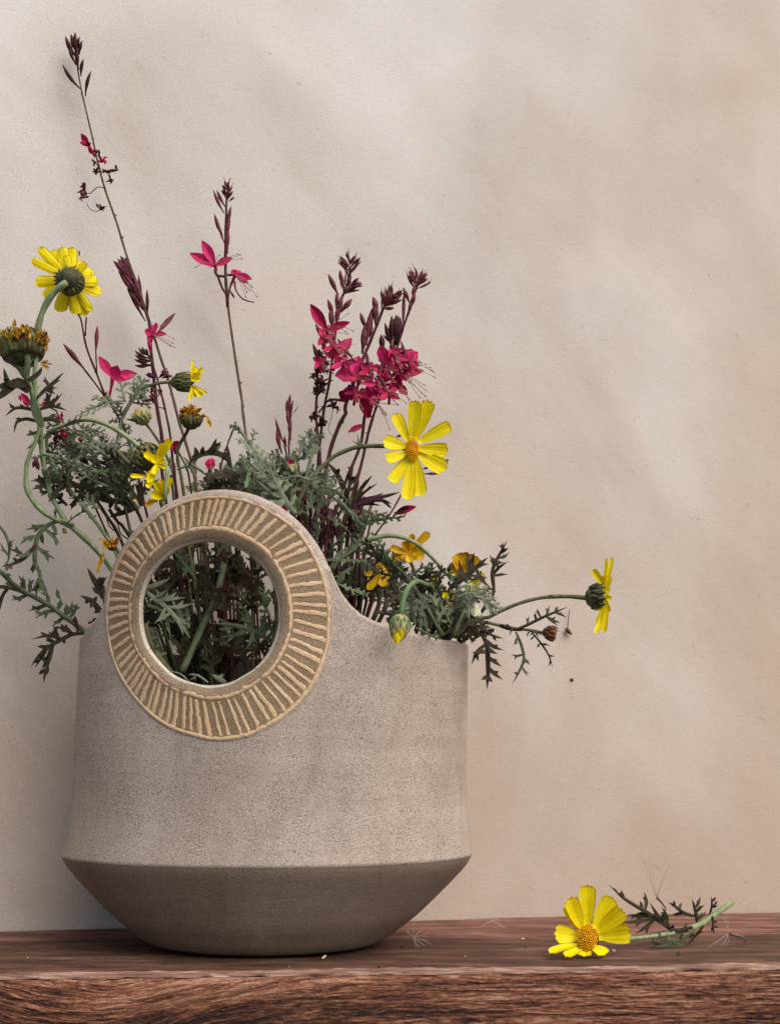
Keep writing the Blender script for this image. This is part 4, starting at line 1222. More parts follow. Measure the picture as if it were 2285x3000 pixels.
# daisy with few petals left of the ring top, long pale arched stem
t = daisy('ragged yellow daisy leaning over the ring from the left on an arched pale stem',
          q('C', 1000, 640, 930, 580, 850, 520, 750, 465, 650, 435, 560, 435, 470, 465, 380, 500, 330, 560, 400, 800) + q('S', 330, 1600, 470, 1900, 600, 2200), [-.03, -.03, -.025, -.02, -.01, 0, .01, 0, 0], [8, 7, 6, 6, 6, 6.5, 7, 7, 7])
stem(t, q('C', 820, 650, 880, 710, 940, 770, 1010, 815), [-.012, -.02], 7, 'olive', 'side_stem')
hd = head(t, z1('C', 1080, 710), -.034, r=20)
calyx(hd, z1('C', 985, 650), z1('C', 1075, 720), 40, -.03, -.036, 'calyx', 16, 'calyx')
petals(hd, 'C', (1105, 735), [(1205, 565, 62), (1160, 590, 60), (1185, 610, 50), (1010, 665, 66), (1060, 690, 60), (915, 825, 34, 1040, 830), (1045, 915, 56), (1040, 880, 52), (1030, 900, 30), (1180, 775, 36), (1090, 820, 52), (1170, 720, 34)], -.042, -.05, 'yel', cup=.25, crumple=.03)
petal(hd, z1('C', 1095, 770), z1('C', 1035, 835), 20, 'gold', -.043, -.045)
leafx(t, q('C', 1150, 780, 1190, 760, 1200, 690), [], -.046, 'mid', 12, 0, z='C')

t = daisy('small yellow daisy tucked behind the upper left of the ring', q('C', 1140, 980, 1150, 1060) + q('S', 540, 1550, 600, 1900, 660, 2200), [-.05, -.05, -.03, 0], 6, 'olive')
stem(t, q('C', 1180, 760, 1172, 860, 1160, 1000), -.066, 5, 'pale', 'side_stem')
hd = head(t, z1('C', 1140, 970), -.058, r=14)
petals(hd, 'C', (1150, 985), [(1095, 865, 50), (1140, 850, 56), (1060, 945, 60), (1080, 975, 46), (1210, 835, 40), (1190, 900, 50)], -.06, -.066, 'yel', cup=.2)
petals(hd, 'C', (1110, 1000), [(1020, 1035, 34), (1040, 1010, 30), (945, 990, 24, 970, 1010)], -.058, -.058, 'gold', cup=.3, crumple=.1)

t = daisy('dried tangled orange daisy head behind the left side of the ring', q('C', 800, 1300, 850, 1380) + q('S', 430, 1700, 560, 2100), [-.02, -.02, -.01, 0], 5, 'olive')
hd = head(t, z1('C', 790, 1320), -.022, r=15)
random.seed(8)
shaggy(hd, 'C', (790, 1310), 30, [(690, 1270, 7), (705, 1300, 8), (720, 1330, 9), (735, 1345, 8), (750, 1260, 7), (790, 1255, 8), (830, 1260, 8), (860, 1255, 8), (700, 1290, 7), (740, 1290, 10), (770, 1330, 12), (820, 1330, 12), (840, 1290, 10), (780, 1280, 12)], -.026)
shaggy(hd, 'C', (740, 1380), 30, [(688, 1515, 10, 710, 1400), (700, 1500, 9, 725, 1390), (715, 1440, 8, 730, 1370), (690, 1480, 8, 705, 1420)], -.024)

# the big open daisy
random.seed(12)
t = daisy('large fully open bright yellow daisy facing forward at the right of the bouquet',
          q('E', 1240, 445, 1160, 436, 1090, 434, 1020, 434, 940, 440, 880, 458, 800, 495, 730, 555, 670, 620, 620, 690, 580, 770, 545, 840) + q('S', 840, 1560, 800, 1900, 760, 2250), [-.05, -.05, -.048, -.045, -.045, -.05, -.055, -.04, 0], [7, 7, 6.5, 6.5, 6.5, 6.5, 7, 7, 7], 'olive')
hd = head(t, z1('E', 1270, 450), -.05, r=24)
petals(hd, 'E', (1275, 455), [(1298, 145, 88, 1272, 400), (1388, 148, 98, 1290, 400), (1165, 228, 78, 1255, 410), (1515, 308, 88, 1310, 410), (1093, 400, 92, 1245, 440), (1112, 520, 84, 1250, 470), (1500, 462, 96, 1310, 450), (1490, 585, 108, 1305, 475), (1150, 662, 88, 1255, 490), (1245, 772, 88, 1275, 500), (1330, 752, 96, 1290, 490)], -.058, -.062, 'yel', cup=.10, bend=.02)
disc(hd, z1('E', 1275, 455), -.060, 20, (.25, -1, .12), ry=37)
leafx(t, q('E', 935, 440, 945, 400, 940, 360), [(940, 420, 910, 400), (942, 410, 965, 385)], -.047, 'sage', 6, 0, z='E')

# the daisy in profile at the right
t = daisy('daisy in profile at far right on a long bare stem',
          q('H', 1450, 446, 1370, 438, 1280, 438, 1200, 446, 1130, 463, 1060, 487, 1000, 515, 940, 545, 890, 555) + q('S', 1330, 1850, 1180, 1960, 1000, 2150), [.0, .0, 0, 0, 0, .005, 0, 0], [7, 5.5, 5, 5, 5.5, 6, 6], 'olive')
hd = head(t, z1('H', 1520, 445), 0, r=16)
calyx(hd, z1('H', 1448, 446), z1('H', 1528, 438), 35, 0, 0, 'calyx', 14, 'bract')
petals(hd, 'H', (1535, 440), [(1580, 230, 26), (1550, 235, 20), (1478, 298, 40, 1535, 380), (1515, 330, 50, 1540, 400), (1572, 330, 28), (1490, 505, 60, 1530, 445), (1575, 450, 30), (1562, 520, 34), (1500, 582, 34, 1545, 480), (1488, 632, 30, 1550, 500), (1535, 628, 34, 1555, 490), (1560, 390, 36)], -.004, -.006, 'yel', (-.5, -1, 0), cup=.2)
disc(hd, z1('H', 1545, 430), 0, 14, (1, -.2, .1), ry=26)

# the drooping ones over the right shoulder
def dr(label, pp, z, c, tips, y, mat='gold', cal=None):
    t = daisy(label, pp, y + .004 if not isinstance(y, list) else y, 5, 'olive')
    hd = head(t, z1(z, *c), y, r=16)
    petals(hd, z, c, [(a_, b_, w_ * 1.3, *r_) for a_, b_, w_, *r_ in tips], y - .012, y - .016, mat, cup=.2, crumple=.03)
    if cal: calyx(hd, z1(z, *cal[:2]), z1(z, *cal[2:4]), cal[4], y, y - .004, 'calyx', 14, 'calyx')
    return t
dr('golden daisy right behind the crown of the arched pale stalk', q('H', 520, 220, 560, 320, 600, 450) + q('S', 1200, 1900, 1050, 2100), 'H', (525, 210),
   [(636, 103, 34), (606, 232, 50), (585, 200, 46), (510, 252, 52), (535, 262, 40), (548, 112, 28), (426, 190, 34), (445, 240, 40), (500, 150, 34)], .01)
dr('orange daisy turned down beside the ring, partly behind feathery leaves', q('H', 420, 300, 470, 400, 520, 500) + q('S', 1180, 1900, 1050, 2120), 'H', (425, 285),
   [(350, 278, 34), (345, 298, 26), (300, 328, 24), (308, 405, 32), (385, 388, 44), (405, 370, 40), (440, 232, 46), (470, 270, 30)], 0.0)
dr('daisy with two broad golden petals raised behind dark leaves', q('H', 800, 320, 770, 420, 740, 560) + q('S', 1270, 1900, 1100, 2130), 'H', (815, 320),
   [(780, 212, 74), (882, 228, 80), (860, 260, 60), (740, 300, 50), (830, 240, 60)], .012, 'gold', (745, 345, 790, 290, 26))
dr('small yellow daisy deep among the leaves above the right rim', q('H', 740, 430, 720, 520, 700, 620) + q('S', 1240, 1930, 1080, 2140), 'H', (740, 440),
   [(728, 508, 48), (750, 490, 40), (660, 338, 26, 680, 400), (700, 440, 40), (760, 420, 36)], -.03, 'yel')
dr('yellow daisy on the right among the leaves with short scattered petals', q('H', 860, 380, 830, 480, 800, 600) + q('S', 1290, 1900, 1120, 2130), 'H', (860, 375),
   [(828, 405, 40), (905, 345, 40), (918, 318, 24), (872, 350, 40), (835, 360, 40), (880, 400, 30)], .004, 'yel')
stem(thing('flower_stalk', P(*z1('H', 690, 650), 0), 'pale green stalk standing inside the right rim', 'flower stalk', 'pale stalks inside the right rim'), q('H', 655, 450, 668, 540, 690, 650) + q('S', 1200, 2100), [-.03, -.03, 0, 0], 8, 'pale')
stem(thing('flower_stalk', P(*z1('H', 710, 660), 0), 'thick green stalk slanting right inside the right rim', 'flower stalk', 'pale stalks inside the right rim'), q('H', 810, 460, 770, 530, 705, 665) + q('S', 1220, 2100), [-.035, -.035, 0, 0], 8, 'fresh')
# arched pale stem
t = thing('flower_stalk', P(*z1('H', 110, 330), -.03), 'long pale green stalk arching over the right side of the bouquet', 'flower stalk', 'arched pale stalks')
stem(t, q('H', 60, 420, 120, 300, 200, 215, 290, 158, 380, 128, 460, 124, 560, 160, 640, 230, 710, 305, 750, 350), [-.03, -.04, -.05, -.05, -.04, -.03], [8, 8, 7, 6, 5.5, 5], 'pale', sides=9)
stem(t, q('H', 130, 370, 200, 390, 290, 432), -.045, 4, 'fresh', 'side_stem')

# nodding and upright buds
t = daisy('closed yellow green bud hanging over the front of the rim',
          q('H', 488, 545, 492, 480, 505, 430, 530, 385, 565, 360, 610, 375, 650, 410) + q('S', 1240, 1850, 1150, 2100), [-.098, -.098, -.095, -.09, -.07, -.05, -.02, 0], [9, 7.5, 6.5, 6.5, 6.5, 6], 'fresh', name='daisy_bud', cat='flower bud')
hd = head(t, z1('H', 472, 600), -.098, 'bud_core', 'calyxp', r=18)
mb = MB(); k = mpp(-.1)
lathe(mb, P(*z1('H', 488, 535), -.098), P(*z1('H', 468, 680), -.100), [(0, 10 * k), (.1, 20 * k), (.3, 30 * k), (.5, 30 * k), (.72, 22 * k), (.9, 11 * k), (1, 3 * k)], 18, .05)
mb.build('closed_petals', M['calyxp'], hd)
calyx(hd, z1('H', 488, 536), z1('H', 478, 600), 27, -.098, -.099, 'calyxp', 9, 'fresh')
petal(hd, z1('H', 460, 620), z1('H', 468, 688), 24, 'yel', -.110, -.108, notch=0, cup=-.3); petal(hd, z1('H', 480, 610), z1('H', 490, 662), 26, 'yel', -.110, -.106, notch=0, cup=-.3); petal(hd, z1('H', 440, 600), z1('H', 450, 665), 20, 'calyxp', -.108, -.106, notch=0, cup=-.3)
t = daisy('pale cream bud just opening, tucked in leaves at the right rim', q('H', 872, 560, 850, 610, 800, 680) + q('S', 1280, 2000, 1150, 2150), [-.03, -.02, 0, 0], 6, 'fresh', name='daisy_bud', cat='flower bud')
hd = head(t, z1('H', 870, 525), -.034, 'bud_core', 'cream', r=15)
mb = MB(); lathe(mb, P(*z1('H', 872, 565), -.034), P(*z1('H', 868, 482), -.036), [(0, 8 * k), (.25, 17 * k), (.6, 18 * k), (.85, 12 * k), (1, 4 * k)], 14, .05); mb.build('closed_petals', M['cream'], hd)
calyx(hd, z1('H', 873, 572), z1('H', 870, 535), 17, -.034, -.035, 'fresh', 10, 'fresh')
for tp in ((850, 495), (868, 478), (888, 490)):
    petal(hd, z1('H', 868, 540), z1('H', *tp), 14, 'cream', -.042, -.040, notch=0, cup=-.2)

# sprig reaching right with the small brown bud
t = thing('leaf_sprig', P(*z1('H', 890, 565), 0), 'dark leafy sprig reaching right past the rim, ending in a small brown bud', 'leafy sprig', 'leafy daisy sprigs')
stem(t, q('H', 780, 560, 900, 567, 1000, 588, 1080, 605, 1160, 612, 1230, 626), [0, 0, -.004, -.008], [5, 5, 4.5, 4, 4, 4], 'olive')
stem(t, q('H', 1000, 588, 1060, 605, 1110, 608), -.003, [6, 7, 5], 'dark', 'leaf_base')
hd = head(t, z1('H', 1258, 628), -.01, 'bud_core', 'brownbud', r=17)
calyx(hd, z1('H', 1225, 620), z1('H', 1285, 634), 19, -.01, -.012, 'brownbud', 11, 'brownbud')
LH = lambda pp, lobes, y, mat='dark', w_=8, teeth=1, tl=.38: leafx(t, q('H', *pp), lobes, y, mat, w_, teeth, z='H', tl=tl)
LH((1080, 608, 1140, 585, 1210, 550, 1280, 520, 1348, 492), [(1150, 580, 1150, 540), (1200, 552, 1190, 498), (1245, 535, 1252, 482), (1230, 545, 1312, 578), (1240, 560, 1300, 592), (1290, 515, 1298, 488), (1290, 518, 1342, 546), (1180, 570, 1180, 520)], -.006, w_=9)
LH((1080, 620, 1108, 690, 1122, 760, 1100, 820, 1062, 892), [(1112, 730, 1055, 738), (1122, 750, 1152, 792), (1108, 800, 1142, 852), (1090, 650, 1068, 695), (1118, 770, 1150, 770), (1085, 840, 1070, 830)], -.01, 'mid', 9)
LH((1160, 620, 1210, 680, 1250, 742, 1270, 806), [(1205, 680, 1258, 692), (1200, 672, 1185, 708), (1248, 742, 1282, 748), (1180, 640, 1150, 665), (1255, 770, 1250, 800)], -.01, w_=6)
LH((1130, 610, 1180, 622, 1230, 640), [(1180, 622, 1150, 645), (1180, 620, 1200, 650), (1150, 615, 1135, 650)], -.01, w_=6, teeth=0)
LH((1060, 605, 1035, 585, 1040, 580), [(1050, 610, 1045, 640)], -.01, w_=6, teeth=0)

t = thing('leaf_sprig', P(*z1('H', 920, 640), -.03), 'blackish leaf hanging down over the right corner of the rim', 'leafy sprig', 'leafy daisy sprigs')
stem(t, q('H', 800, 600, 870, 620, 925, 645), [-.02, -.03], 5, 'dark')
LH((900, 630, 928, 680, 934, 750, 936, 830, 930, 918), [(925, 690, 848, 795), (930, 655, 1018, 716), (932, 750, 1008, 802), (934, 790, 1012, 868), (934, 850, 902, 868), (905, 720, 850, 730), (934, 860, 960, 880), (930, 700, 985, 735)], -.032, w_=15, teeth=1, tl=.3)
LH((860, 640, 920, 620, 965, 602), [(900, 625, 920, 600)], -.032, w_=9); LH((900, 600, 960, 640, 1015, 655), [(950, 640, 980, 670)], -.03, w_=9)

t = thing('leaf_sprig', P(*z1('H', 955, 410), 0), 'dark feathery leaf standing upright above the right rim against the wall', 'leafy sprig', 'leafy daisy sprigs')
stem(t, q('H', 900, 520, 950, 450, 965, 410, 962, 320), [0, .01, .01], 5, 'dark')
LH((965, 400, 958, 310, 985, 240, 1010, 195, 1036, 145), [(990, 245, 1046, 208), (1000, 210, 1044, 186), (962, 330, 1042, 255), (962, 325, 1040, 322), (956, 280, 945, 220), (1005, 200, 992, 172), (975, 260, 960, 235), (1010, 190, 1015, 160), (990, 300, 1020, 262)], .01, w_=11, teeth=1, tl=.3)
LH((740, 400, 800, 350, 870, 290, 935, 235), [(830, 330, 832, 205), (800, 350, 785, 250), (860, 300, 865, 208), (870, 290, 940, 270), (900, 330, 950, 395)], -.035, w_=16, teeth=1, tl=.25)

# leaves and sprigs: (zoom, points, lobe, width, material, depth)
def sprig(label, z, st, ys, leaves, r=5, mat='olive', cnt=None):
    pp = q(z, *st) if st else None
    y_ = ys if not isinstance(ys, (list, tuple)) else ys[-1]
    base = P(*(pp[-1] if pp else q(z, *leaves[0][0])[0]), y_)
    t = thing('leaf_sprig', base, label, 'leafy sprig', 'leafy daisy sprigs')
    if pp: stem(t, pp, ys, r, mat)
    for L in leaves:
        leaf(t, q(z, *L[0]), L[4], L[1], L[3], L[2], y1=L[4] + random.uniform(-.012, .012), teeth=L[5] if len(L) > 5 else 2)
    return t

# left of the vase
t = thing('leaf_sprig', P(*z1('F', 690, 700), .02), 'large dark leaf arching up to the left edge from the vase corner', 'leafy sprig', 'leafy daisy sprigs')
stem(t, q('F', -40, 170, 40, 245, 100, 300, 240, 395, 400, 480, 500, 555, 600, 625, 700, 705) + q('S', 300, 1900, 480, 2150), [.01, .015, .02, .02, .01], [5, 6, 7, 7.5, 8, 7.5, 6, 5, 5], 'mid')
LF = lambda pp, lobes, y, mat='dark', w_=13, teeth=2, tl=.35: leafx(t, q('F', *pp), lobes, y, mat, w_, teeth, z='F', tl=tl)
LF((-40, 330, 110, 345, 240, 395, 400, 480, 500, 555, 600, 625, 690, 700), [(230, 400, 92, 445), (390, 490, 232, 530), (470, 560, 285, 595), (480, 520, 500, 420), (490, 430, 470, 345), (540, 570, 545, 460), (545, 550, 600, 445), (570, 580, 640, 460), (200, 370, 150, 235), (240, 390, 240, 262), (180, 340, 190, 240), (505, 600, 430, 655), (620, 630, 620, 565), (400, 470, 395, 400), (120, 345, 40, 300), (60, 340, 40, 400)], .02, 'mid', 14)
LF((60, 350, 20, 420, 0, 500, -15, 560), [], .02, 'dark', 12); LF((400, 470, 390, 400, 350, 290, 340, 250), [(385, 390, 330, 380)], .02, 'mid', 9)
LF((690, 715, 600, 722, 520, 760, 430, 810, 340, 880, 255, 988), [(520, 742, 260, 764), (440, 800, 300, 820), (420, 840, 288, 1000), (470, 740, 395, 700), (450, 790, 375, 770), (530, 770, 530, 802), (600, 710, 455, 660), (580, 690, 500, 650), (640, 690, 610, 590), (480, 720, 440, 640), (440, 820, 370, 960)], .016, 'dark', 13, 2)
LF((440, 810, 410, 920, 380, 1010, 360, 1122), [(385, 990, 318, 1055), (400, 980, 390, 1060), (400, 930, 345, 1010)], .014, 'dark', 12, 1)
LF((800, 610, 760, 620, 720, 640), [(770, 620, 790, 585), (750, 630, 725, 620)], .03, 'dark', 8)

t = thing('leaf_sprig', P(*z1('C', 440, 1140), .0), 'big dusty lobed leaf drooping from the bend of the pale stems at left', 'leafy sprig', 'leafy daisy sprigs')
stem(t, q('C', 520, 1170, 440, 1140, 380, 1150), [0, .004], 5, 'pale'); 
LC = lambda pp, lobes, y, mat='mid', w_=13, teeth=2, tl=.35: leafx(t, q('C', *pp), lobes, y, mat, w_, teeth, z='C', tl=tl)
LC((420, 1140, 340, 1175, 270, 1250, 250, 1350, 250, 1440, 285, 1530, 225, 1640), [(255, 1310, 120, 1420), (340, 1175, 178, 1205), (280, 1240, 138, 1312), (262, 1320, 392, 1412), (330, 1200, 425, 1305), (285, 1540, 332, 1670), (250, 1450, 232, 1512), (300, 1220, 310, 1310), (380, 1160, 410, 1240), (285, 1530, 260, 1680)], .004, 'mid', 15)
LC((255, 1310, 180, 1400, 110, 1440, 20, 1465), [(110, 1440, 40, 1500), (180, 1400, 60, 1340), (140, 1420, 90, 1400)], .003, 'dark', 13)
LC((470, 1160, 530, 1110, 570, 1085, 625, 1075), [(540, 1110, 575, 1100), (500, 1130, 505, 1100)], -.004, 'mid', 5, 0)
LC((400, 1120, 385, 1080, 395, 1050), [(390, 1090, 410, 1060)], -.004, 'mid', 6, 0); LC((450, 1190, 460, 1225, 475, 1215), [], -.006, 'olive', 13, 0)
t = thing('leaf_sprig', P(*z1('C', 40, 1480), .0), 'thin curling leaf at the left edge beside the big dusty leaf', 'leafy sprig', 'leafy daisy sprigs')
LC((-10, 1165, 40, 1235, 68, 1320, 62, 1420, 35, 1490), [(70, 1310, 98, 1275), (62, 1390, 5, 1290), (68, 1350, 95, 1300), (60, 1420, 20, 1470)], .004, 'mid', 9, 1)
LC((-20, 1470, 40, 1520, 90, 1560), [(50, 1530, 90, 1530)], .01, 'fresh', 10, 0)

t = thing('leaf_sprig', P(*z1('F', 850, 430), .0), 'two short dark leaves poking out left of the ring above the vase corner', 'leafy sprig', 'leafy daisy sprigs')
stem(t, q('F', 850, 330, 860, 450, 900, 600) + q('S', 420, 1950), [0, -.01, 0], 5, 'dark')
LF((850, 430, 815, 350, 770, 270, 722, 180), [(800, 300, 855, 255), (820, 380, 758, 332), (840, 320, 880, 250)], -.004, 'dark', 17, 1)
LF((850, 560, 800, 500, 740, 440, 662, 408), [(760, 460, 800, 410), (740, 440, 700, 460), (820, 530, 775, 548), (770, 470, 745, 510)], -.004, 'dark', 17, 1)

random.seed(17)
sprig('grey green feathery sprig curling up below the magenta flower', 'C', (1020, 145, 960, 240, 920, 310, 860, 430, 830, 560, 780, 800), [0, .0, 0],
      [((900, 350, 960, 260, 1025, 130), 40, 10, 'sage', -.006), ((880, 310, 860, 220, 850, 150), 26, 10, 'sage', -.004), ((890, 300, 760, 310, 660, 350, 540, 405), 34, 8, 'sage', -.004, 3), ((870, 320, 780, 310, 690, 290, 650, 255), 26, 8, 'sage', -.002),
       ((880, 410, 840, 370, 790, 325), 26, 8, 'mid', 0), ((860, 440, 890, 500, 930, 470), 22, 8, 'mid', 0), ((850, 450, 800, 440, 770, 440), 20, 8, 'mid', 0), ((930, 310, 1000, 320, 1075, 320), 24, 8, 'dark', .004), ((940, 260, 990, 250, 1035, 240), 26, 8, 'sage', -.006), ((850, 480, 870, 540, 930, 520), 20, 7, 'mid', .004), ((960, 250, 940, 170, 950, 110), 30, 8, 'sage', -.004)], 5, 'sage')
sprig('tangle of thin grey green leaves spreading left from behind the ragged daisy', 'C', (960, 1000, 860, 860, 760, 700, 650, 580, 520, 520), [0, .0, .01],
      [((720, 640, 640, 560, 540, 510, 420, 640), 34, 8, 'mid', -.008, 3), ((760, 690, 660, 620, 560, 600, 470, 700), 34, 9, 'sage', -.012, 3), ((760, 700, 660, 640, 520, 650, 420, 690), 30, 8, 'mid', .004), ((700, 620, 800, 640, 900, 740), 34, 8, 'mid', .01), ((640, 580, 720, 600, 860, 590), 30, 8, 'sage', -.008),
       ((560, 530, 640, 500, 760, 540), 30, 8, 'mid', .01), ((520, 520, 440, 470, 310, 480), 26, 8, 'mid', .0, 3), ((500, 500, 380, 520, 300, 540), 24, 8, 'dark', .006), ((590, 560, 620, 640, 560, 730), 24, 8, 'mid', .01), ((540, 540, 500, 600, 520, 680), 26, 11, 'fresh', -.01), ((460, 470, 520, 440, 590, 430), 24, 7, 'mid', -.012), ((560, 470, 640, 520, 660, 600), 24, 7, 'mid', .01), ((830, 650, 880, 600, 960, 590), 28, 8, 'mid', 0), ((900, 560, 960, 600, 1010, 600), 26, 7, 'mid', 0)], 5, 'olive')
sprig('long narrow grey leaves sweeping right towards the ring from the pale loop', 'C', (930, 1060, 850, 900, 700, 800, 560, 740, 400, 690, 300, 675), [.0, -.01, -.01],
      [((700, 870, 600, 780, 480, 720, 350, 685), 26, 9, 'sage', -.016), ((760, 900, 640, 850, 540, 770, 440, 720), 26, 9, 'sage', -.014), ((820, 900, 760, 830, 660, 790, 560, 800), 28, 9, 'mid', -.004), ((840, 980, 780, 900, 700, 850, 600, 900), 28, 10, 'mid', .004), ((500, 740, 480, 840, 510, 970), 20, 10, 'mid', -.01), ((350, 690, 390, 760, 400, 820), 18, 7, 'fresh', 0), ((320, 680, 260, 700, 220, 690), 14, 6, 'mid', 0), ((720, 830, 760, 930, 750, 990), 24, 11, 'mid', -.012), ((640, 790, 700, 800, 790, 780), 18, 12, 'mid', -.016), ((330, 800, 370, 830, 400, 850), 16, 8, 'mid', 0), ((760, 720, 690, 740, 680, 780), 18, 8, 'dark', .01)], 5, 'sage')
t = thing('leaf_sprig', P(*z1('C', 960, 1060), .0), 'broad dark toothed leaves reaching left beneath the grey tangle', 'leafy sprig', 'leafy daisy sprigs')
stem(t, q('C', 760, 890, 860, 960, 960, 1060) + q('S', 460, 1650, 560, 2000), [0, -.01, 0, 0], 5, 'dark')
LC((840, 950, 700, 920, 560, 900, 420, 870, 215, 860), [(330, 870, 225, 920), (340, 880, 300, 840), (480, 890, 390, 960), (460, 890, 345, 1015), (560, 900, 440, 850), (650, 910, 560, 850), (420, 870, 350, 850), (700, 920, 640, 980), (380, 870, 240, 850)], .006, 'dark', 17)
LC((960, 1050, 860, 1010, 760, 1000, 640, 970, 480, 985), [(560, 975, 500, 1065), (620, 970, 540, 930), (700, 990, 640, 1030), (760, 1000, 700, 940), (800, 1010, 780, 1060)], .004, 'dark', 17)
LC((980, 1060, 920, 1010, 840, 940, 720, 860), [(880, 970, 840, 900), (840, 940, 770, 950), (920, 1010, 940, 900)], -.004, 'mid', 17, 1)
LC((960, 1050, 880, 1080, 770, 1115), [(860, 1085, 800, 1030), (900, 1070, 880, 1010)], .01, 'dark', 17, 1)
LC((1000, 1040, 985, 960, 1000, 860), [(990, 970, 950, 890), (990, 960, 1040, 900)], -.02, 'dark', 17, 1)
LC((985, 1000, 930, 930, 870, 820, 810, 640), [(900, 870, 840, 800)], -.012, 'mid', 11, 1)
for k_, (lab, st) in enumerate((('thin dark stem slanting down to the left of the ring', (690, 1010, 760, 1120, 840, 1250)), ('second dark stem beside it slanting down behind the ring', (770, 1060, 830, 1150, 900, 1230)))):
    t = thing('flower_stalk', P(*z1('C', *st[-2:]), 0), lab, 'flower stalk', 'dark slanting stems left of the ring')
    stem(t, q('C', *st) + q('S', 420 + 40 * k_, 1750, 520, 2050), [.02, .02, .01, 0], 5, 'dark')
    stem(t, q('C', st[0] + 60, st[1] + 100, st[0] + 80, st[1] + 170, st[0] + 130, st[1] + 210), .015, 2, 'dark', 'side_stem')

random.seed(23)
t = thing('leaf_sprig', P(*z1('C', 1590, 720), .0), 'broad blackish leaf spread above the top of the ring, left of the middle wand', 'leafy sprig', 'leafy daisy sprigs')
stem(t, q('C', 1340, 720, 1480, 660, 1600, 710, 1640, 850) + q('S', 690, 1500, 700, 1900), [-.03, -.03, -.02, 0], 5, 'dark')
LC((1600, 710, 1540, 670, 1460, 665, 1390, 690, 1340, 730), [(1480, 665, 1560, 585), (1520, 650, 1525, 560), (1400, 690, 1370, 620), (1400, 690, 1350, 690), (1440, 670, 1430, 615), (1540, 670, 1600, 690), (1480, 640, 1555, 600)], -.032, 'dark', 18, 1)
LC((1430, 800, 1340, 740, 1290, 690), [(1340, 740, 1290, 750), (1360, 760, 1250, 780)], -.04, 'mid', 9, 1)
LC((1690, 830, 1600, 800, 1520, 830, 1420, 805), [(1560, 820, 1500, 860), (1600, 810, 1620, 870), (1500, 820, 1440, 840)], -.05, 'dark', 20, 1)
LC((1620, 790, 1610, 700, 1600, 610), [], -.03, 'dark', 14, 0); LC((1380, 840, 1330, 760, 1240, 785), [(1330, 770, 1350, 720)], -.044, 'mid', 10, 1)

sprig('silvery leaves fanned over the top of the ring under the middle wand', 'E', (480, 860, 430, 700, 400, 600, 330, 500, 250, 380, 190, 300), [-.05, -.05, -.04],
      [((430, 640, 380, 540, 300, 450, 190, 390), 34, 11, 'sage', -.06), ((400, 640, 400, 560, 340, 520, 260, 470), 30, 10, 'sage', -.064), ((450, 640, 420, 540, 420, 480), 30, 10, 'sage', -.06), ((280, 430, 300, 370, 310, 330), 18, 6, 'mid', -.05), ((240, 370, 200, 330, 150, 305), 14, 6, 'mid', -.05), ((380, 620, 300, 600, 230, 640), 26, 11, 'mid', -.05), ((270, 600, 240, 530, 225, 470), 20, 10, 'fresh', -.064), ((260, 680, 240, 600, 210, 500), 22, 10, 'mid', -.06), ((330, 520, 280, 500, 190, 560), 26, 9, 'mid', -.05), ((250, 690, 270, 620, 260, 570), 14, 14, 'fresh', -.07),
       ((430, 700, 370, 620, 300, 560, 240, 560), 34, 10, 'sage', -.068), ((410, 720, 330, 700, 260, 720), 30, 10, 'mid', -.066), ((440, 720, 390, 660, 330, 640), 30, 10, 'sage', -.07), ((190, 640, 90, 600, 0, 640), 28, 18, 'dark', -.05, 1), ((210, 660, 120, 660, 20, 690), 24, 14, 'dark', -.056, 1)], 4.5, 'sage')
sprig('pale grey feather leaves standing right of the ring top', 'E', (560, 840, 600, 720, 640, 560, 690, 400), [-.05, -.05, -.04],
      [((600, 520, 640, 440, 690, 340), 40, 13, 'sage', -.054, 3), ((620, 520, 650, 460, 710, 410), 34, 12, 'sage', -.058), ((580, 500, 600, 420, 630, 360), 30, 11, 'sage', -.054), ((560, 540, 600, 500, 660, 480), 26, 10, 'mid', -.05), ((530, 560, 460, 500, 380, 480), 30, 9, 'mid', -.05), ((560, 600, 500, 540, 460, 580), 28, 9, 'mid', -.06), ((600, 640, 680, 640, 780, 600), 30, 8, 'sage', -.06), ((610, 660, 700, 600, 850, 660), 30, 8, 'sage', -.058), ((560, 660, 540, 580, 520, 480), 30, 9, 'mid', -.06), ((500, 640, 540, 700, 500, 760), 30, 10, 'sage', -.07), ((480, 660, 400, 620, 300, 610), 28, 8, 'sage', -.066),
       ((640, 640, 560, 620, 460, 640), 30, 8, 'sage', -.07), ((660, 690, 720, 720, 760, 800), 26, 8, 'mid', -.05), ((680, 700, 740, 690, 850, 720), 28, 8, 'mid', -.05)], 5, 'sage')
t = thing('leaf_sprig', P(*z1('E', 560, 850), -.06), 'large silvery divided leaf lying flat on top of the ring', 'leafy sprig', 'leafy daisy sprigs')
LE = lambda pp, lobes, y, mat='sage', w_=13, teeth=2, tl=.35: leafx(t, q('E', *pp), lobes, y, mat, w_, teeth, z='E', tl=tl)
LE((560, 850, 510, 790, 470, 720, 440, 660, 400, 580), [(480, 740, 400, 720), (460, 700, 380, 660), (500, 780, 430, 830), (470, 720, 520, 650), (520, 800, 560, 720), (450, 680, 500, 620), (500, 770, 400, 790)], -.074, 'sage', 16, 2)
LE((560, 850, 530, 800, 480, 780, 380, 700, 310, 640), [(440, 750, 370, 760), (400, 720, 340, 730), (420, 720, 440, 640), (480, 780, 470, 690)], -.07, 'sage', 12, 2)
LE((560, 840, 540, 760, 530, 690, 560, 620), [(540, 740, 600, 690), (535, 720, 490, 680), (540, 770, 590, 760)], -.07, 'mid', 12, 2)
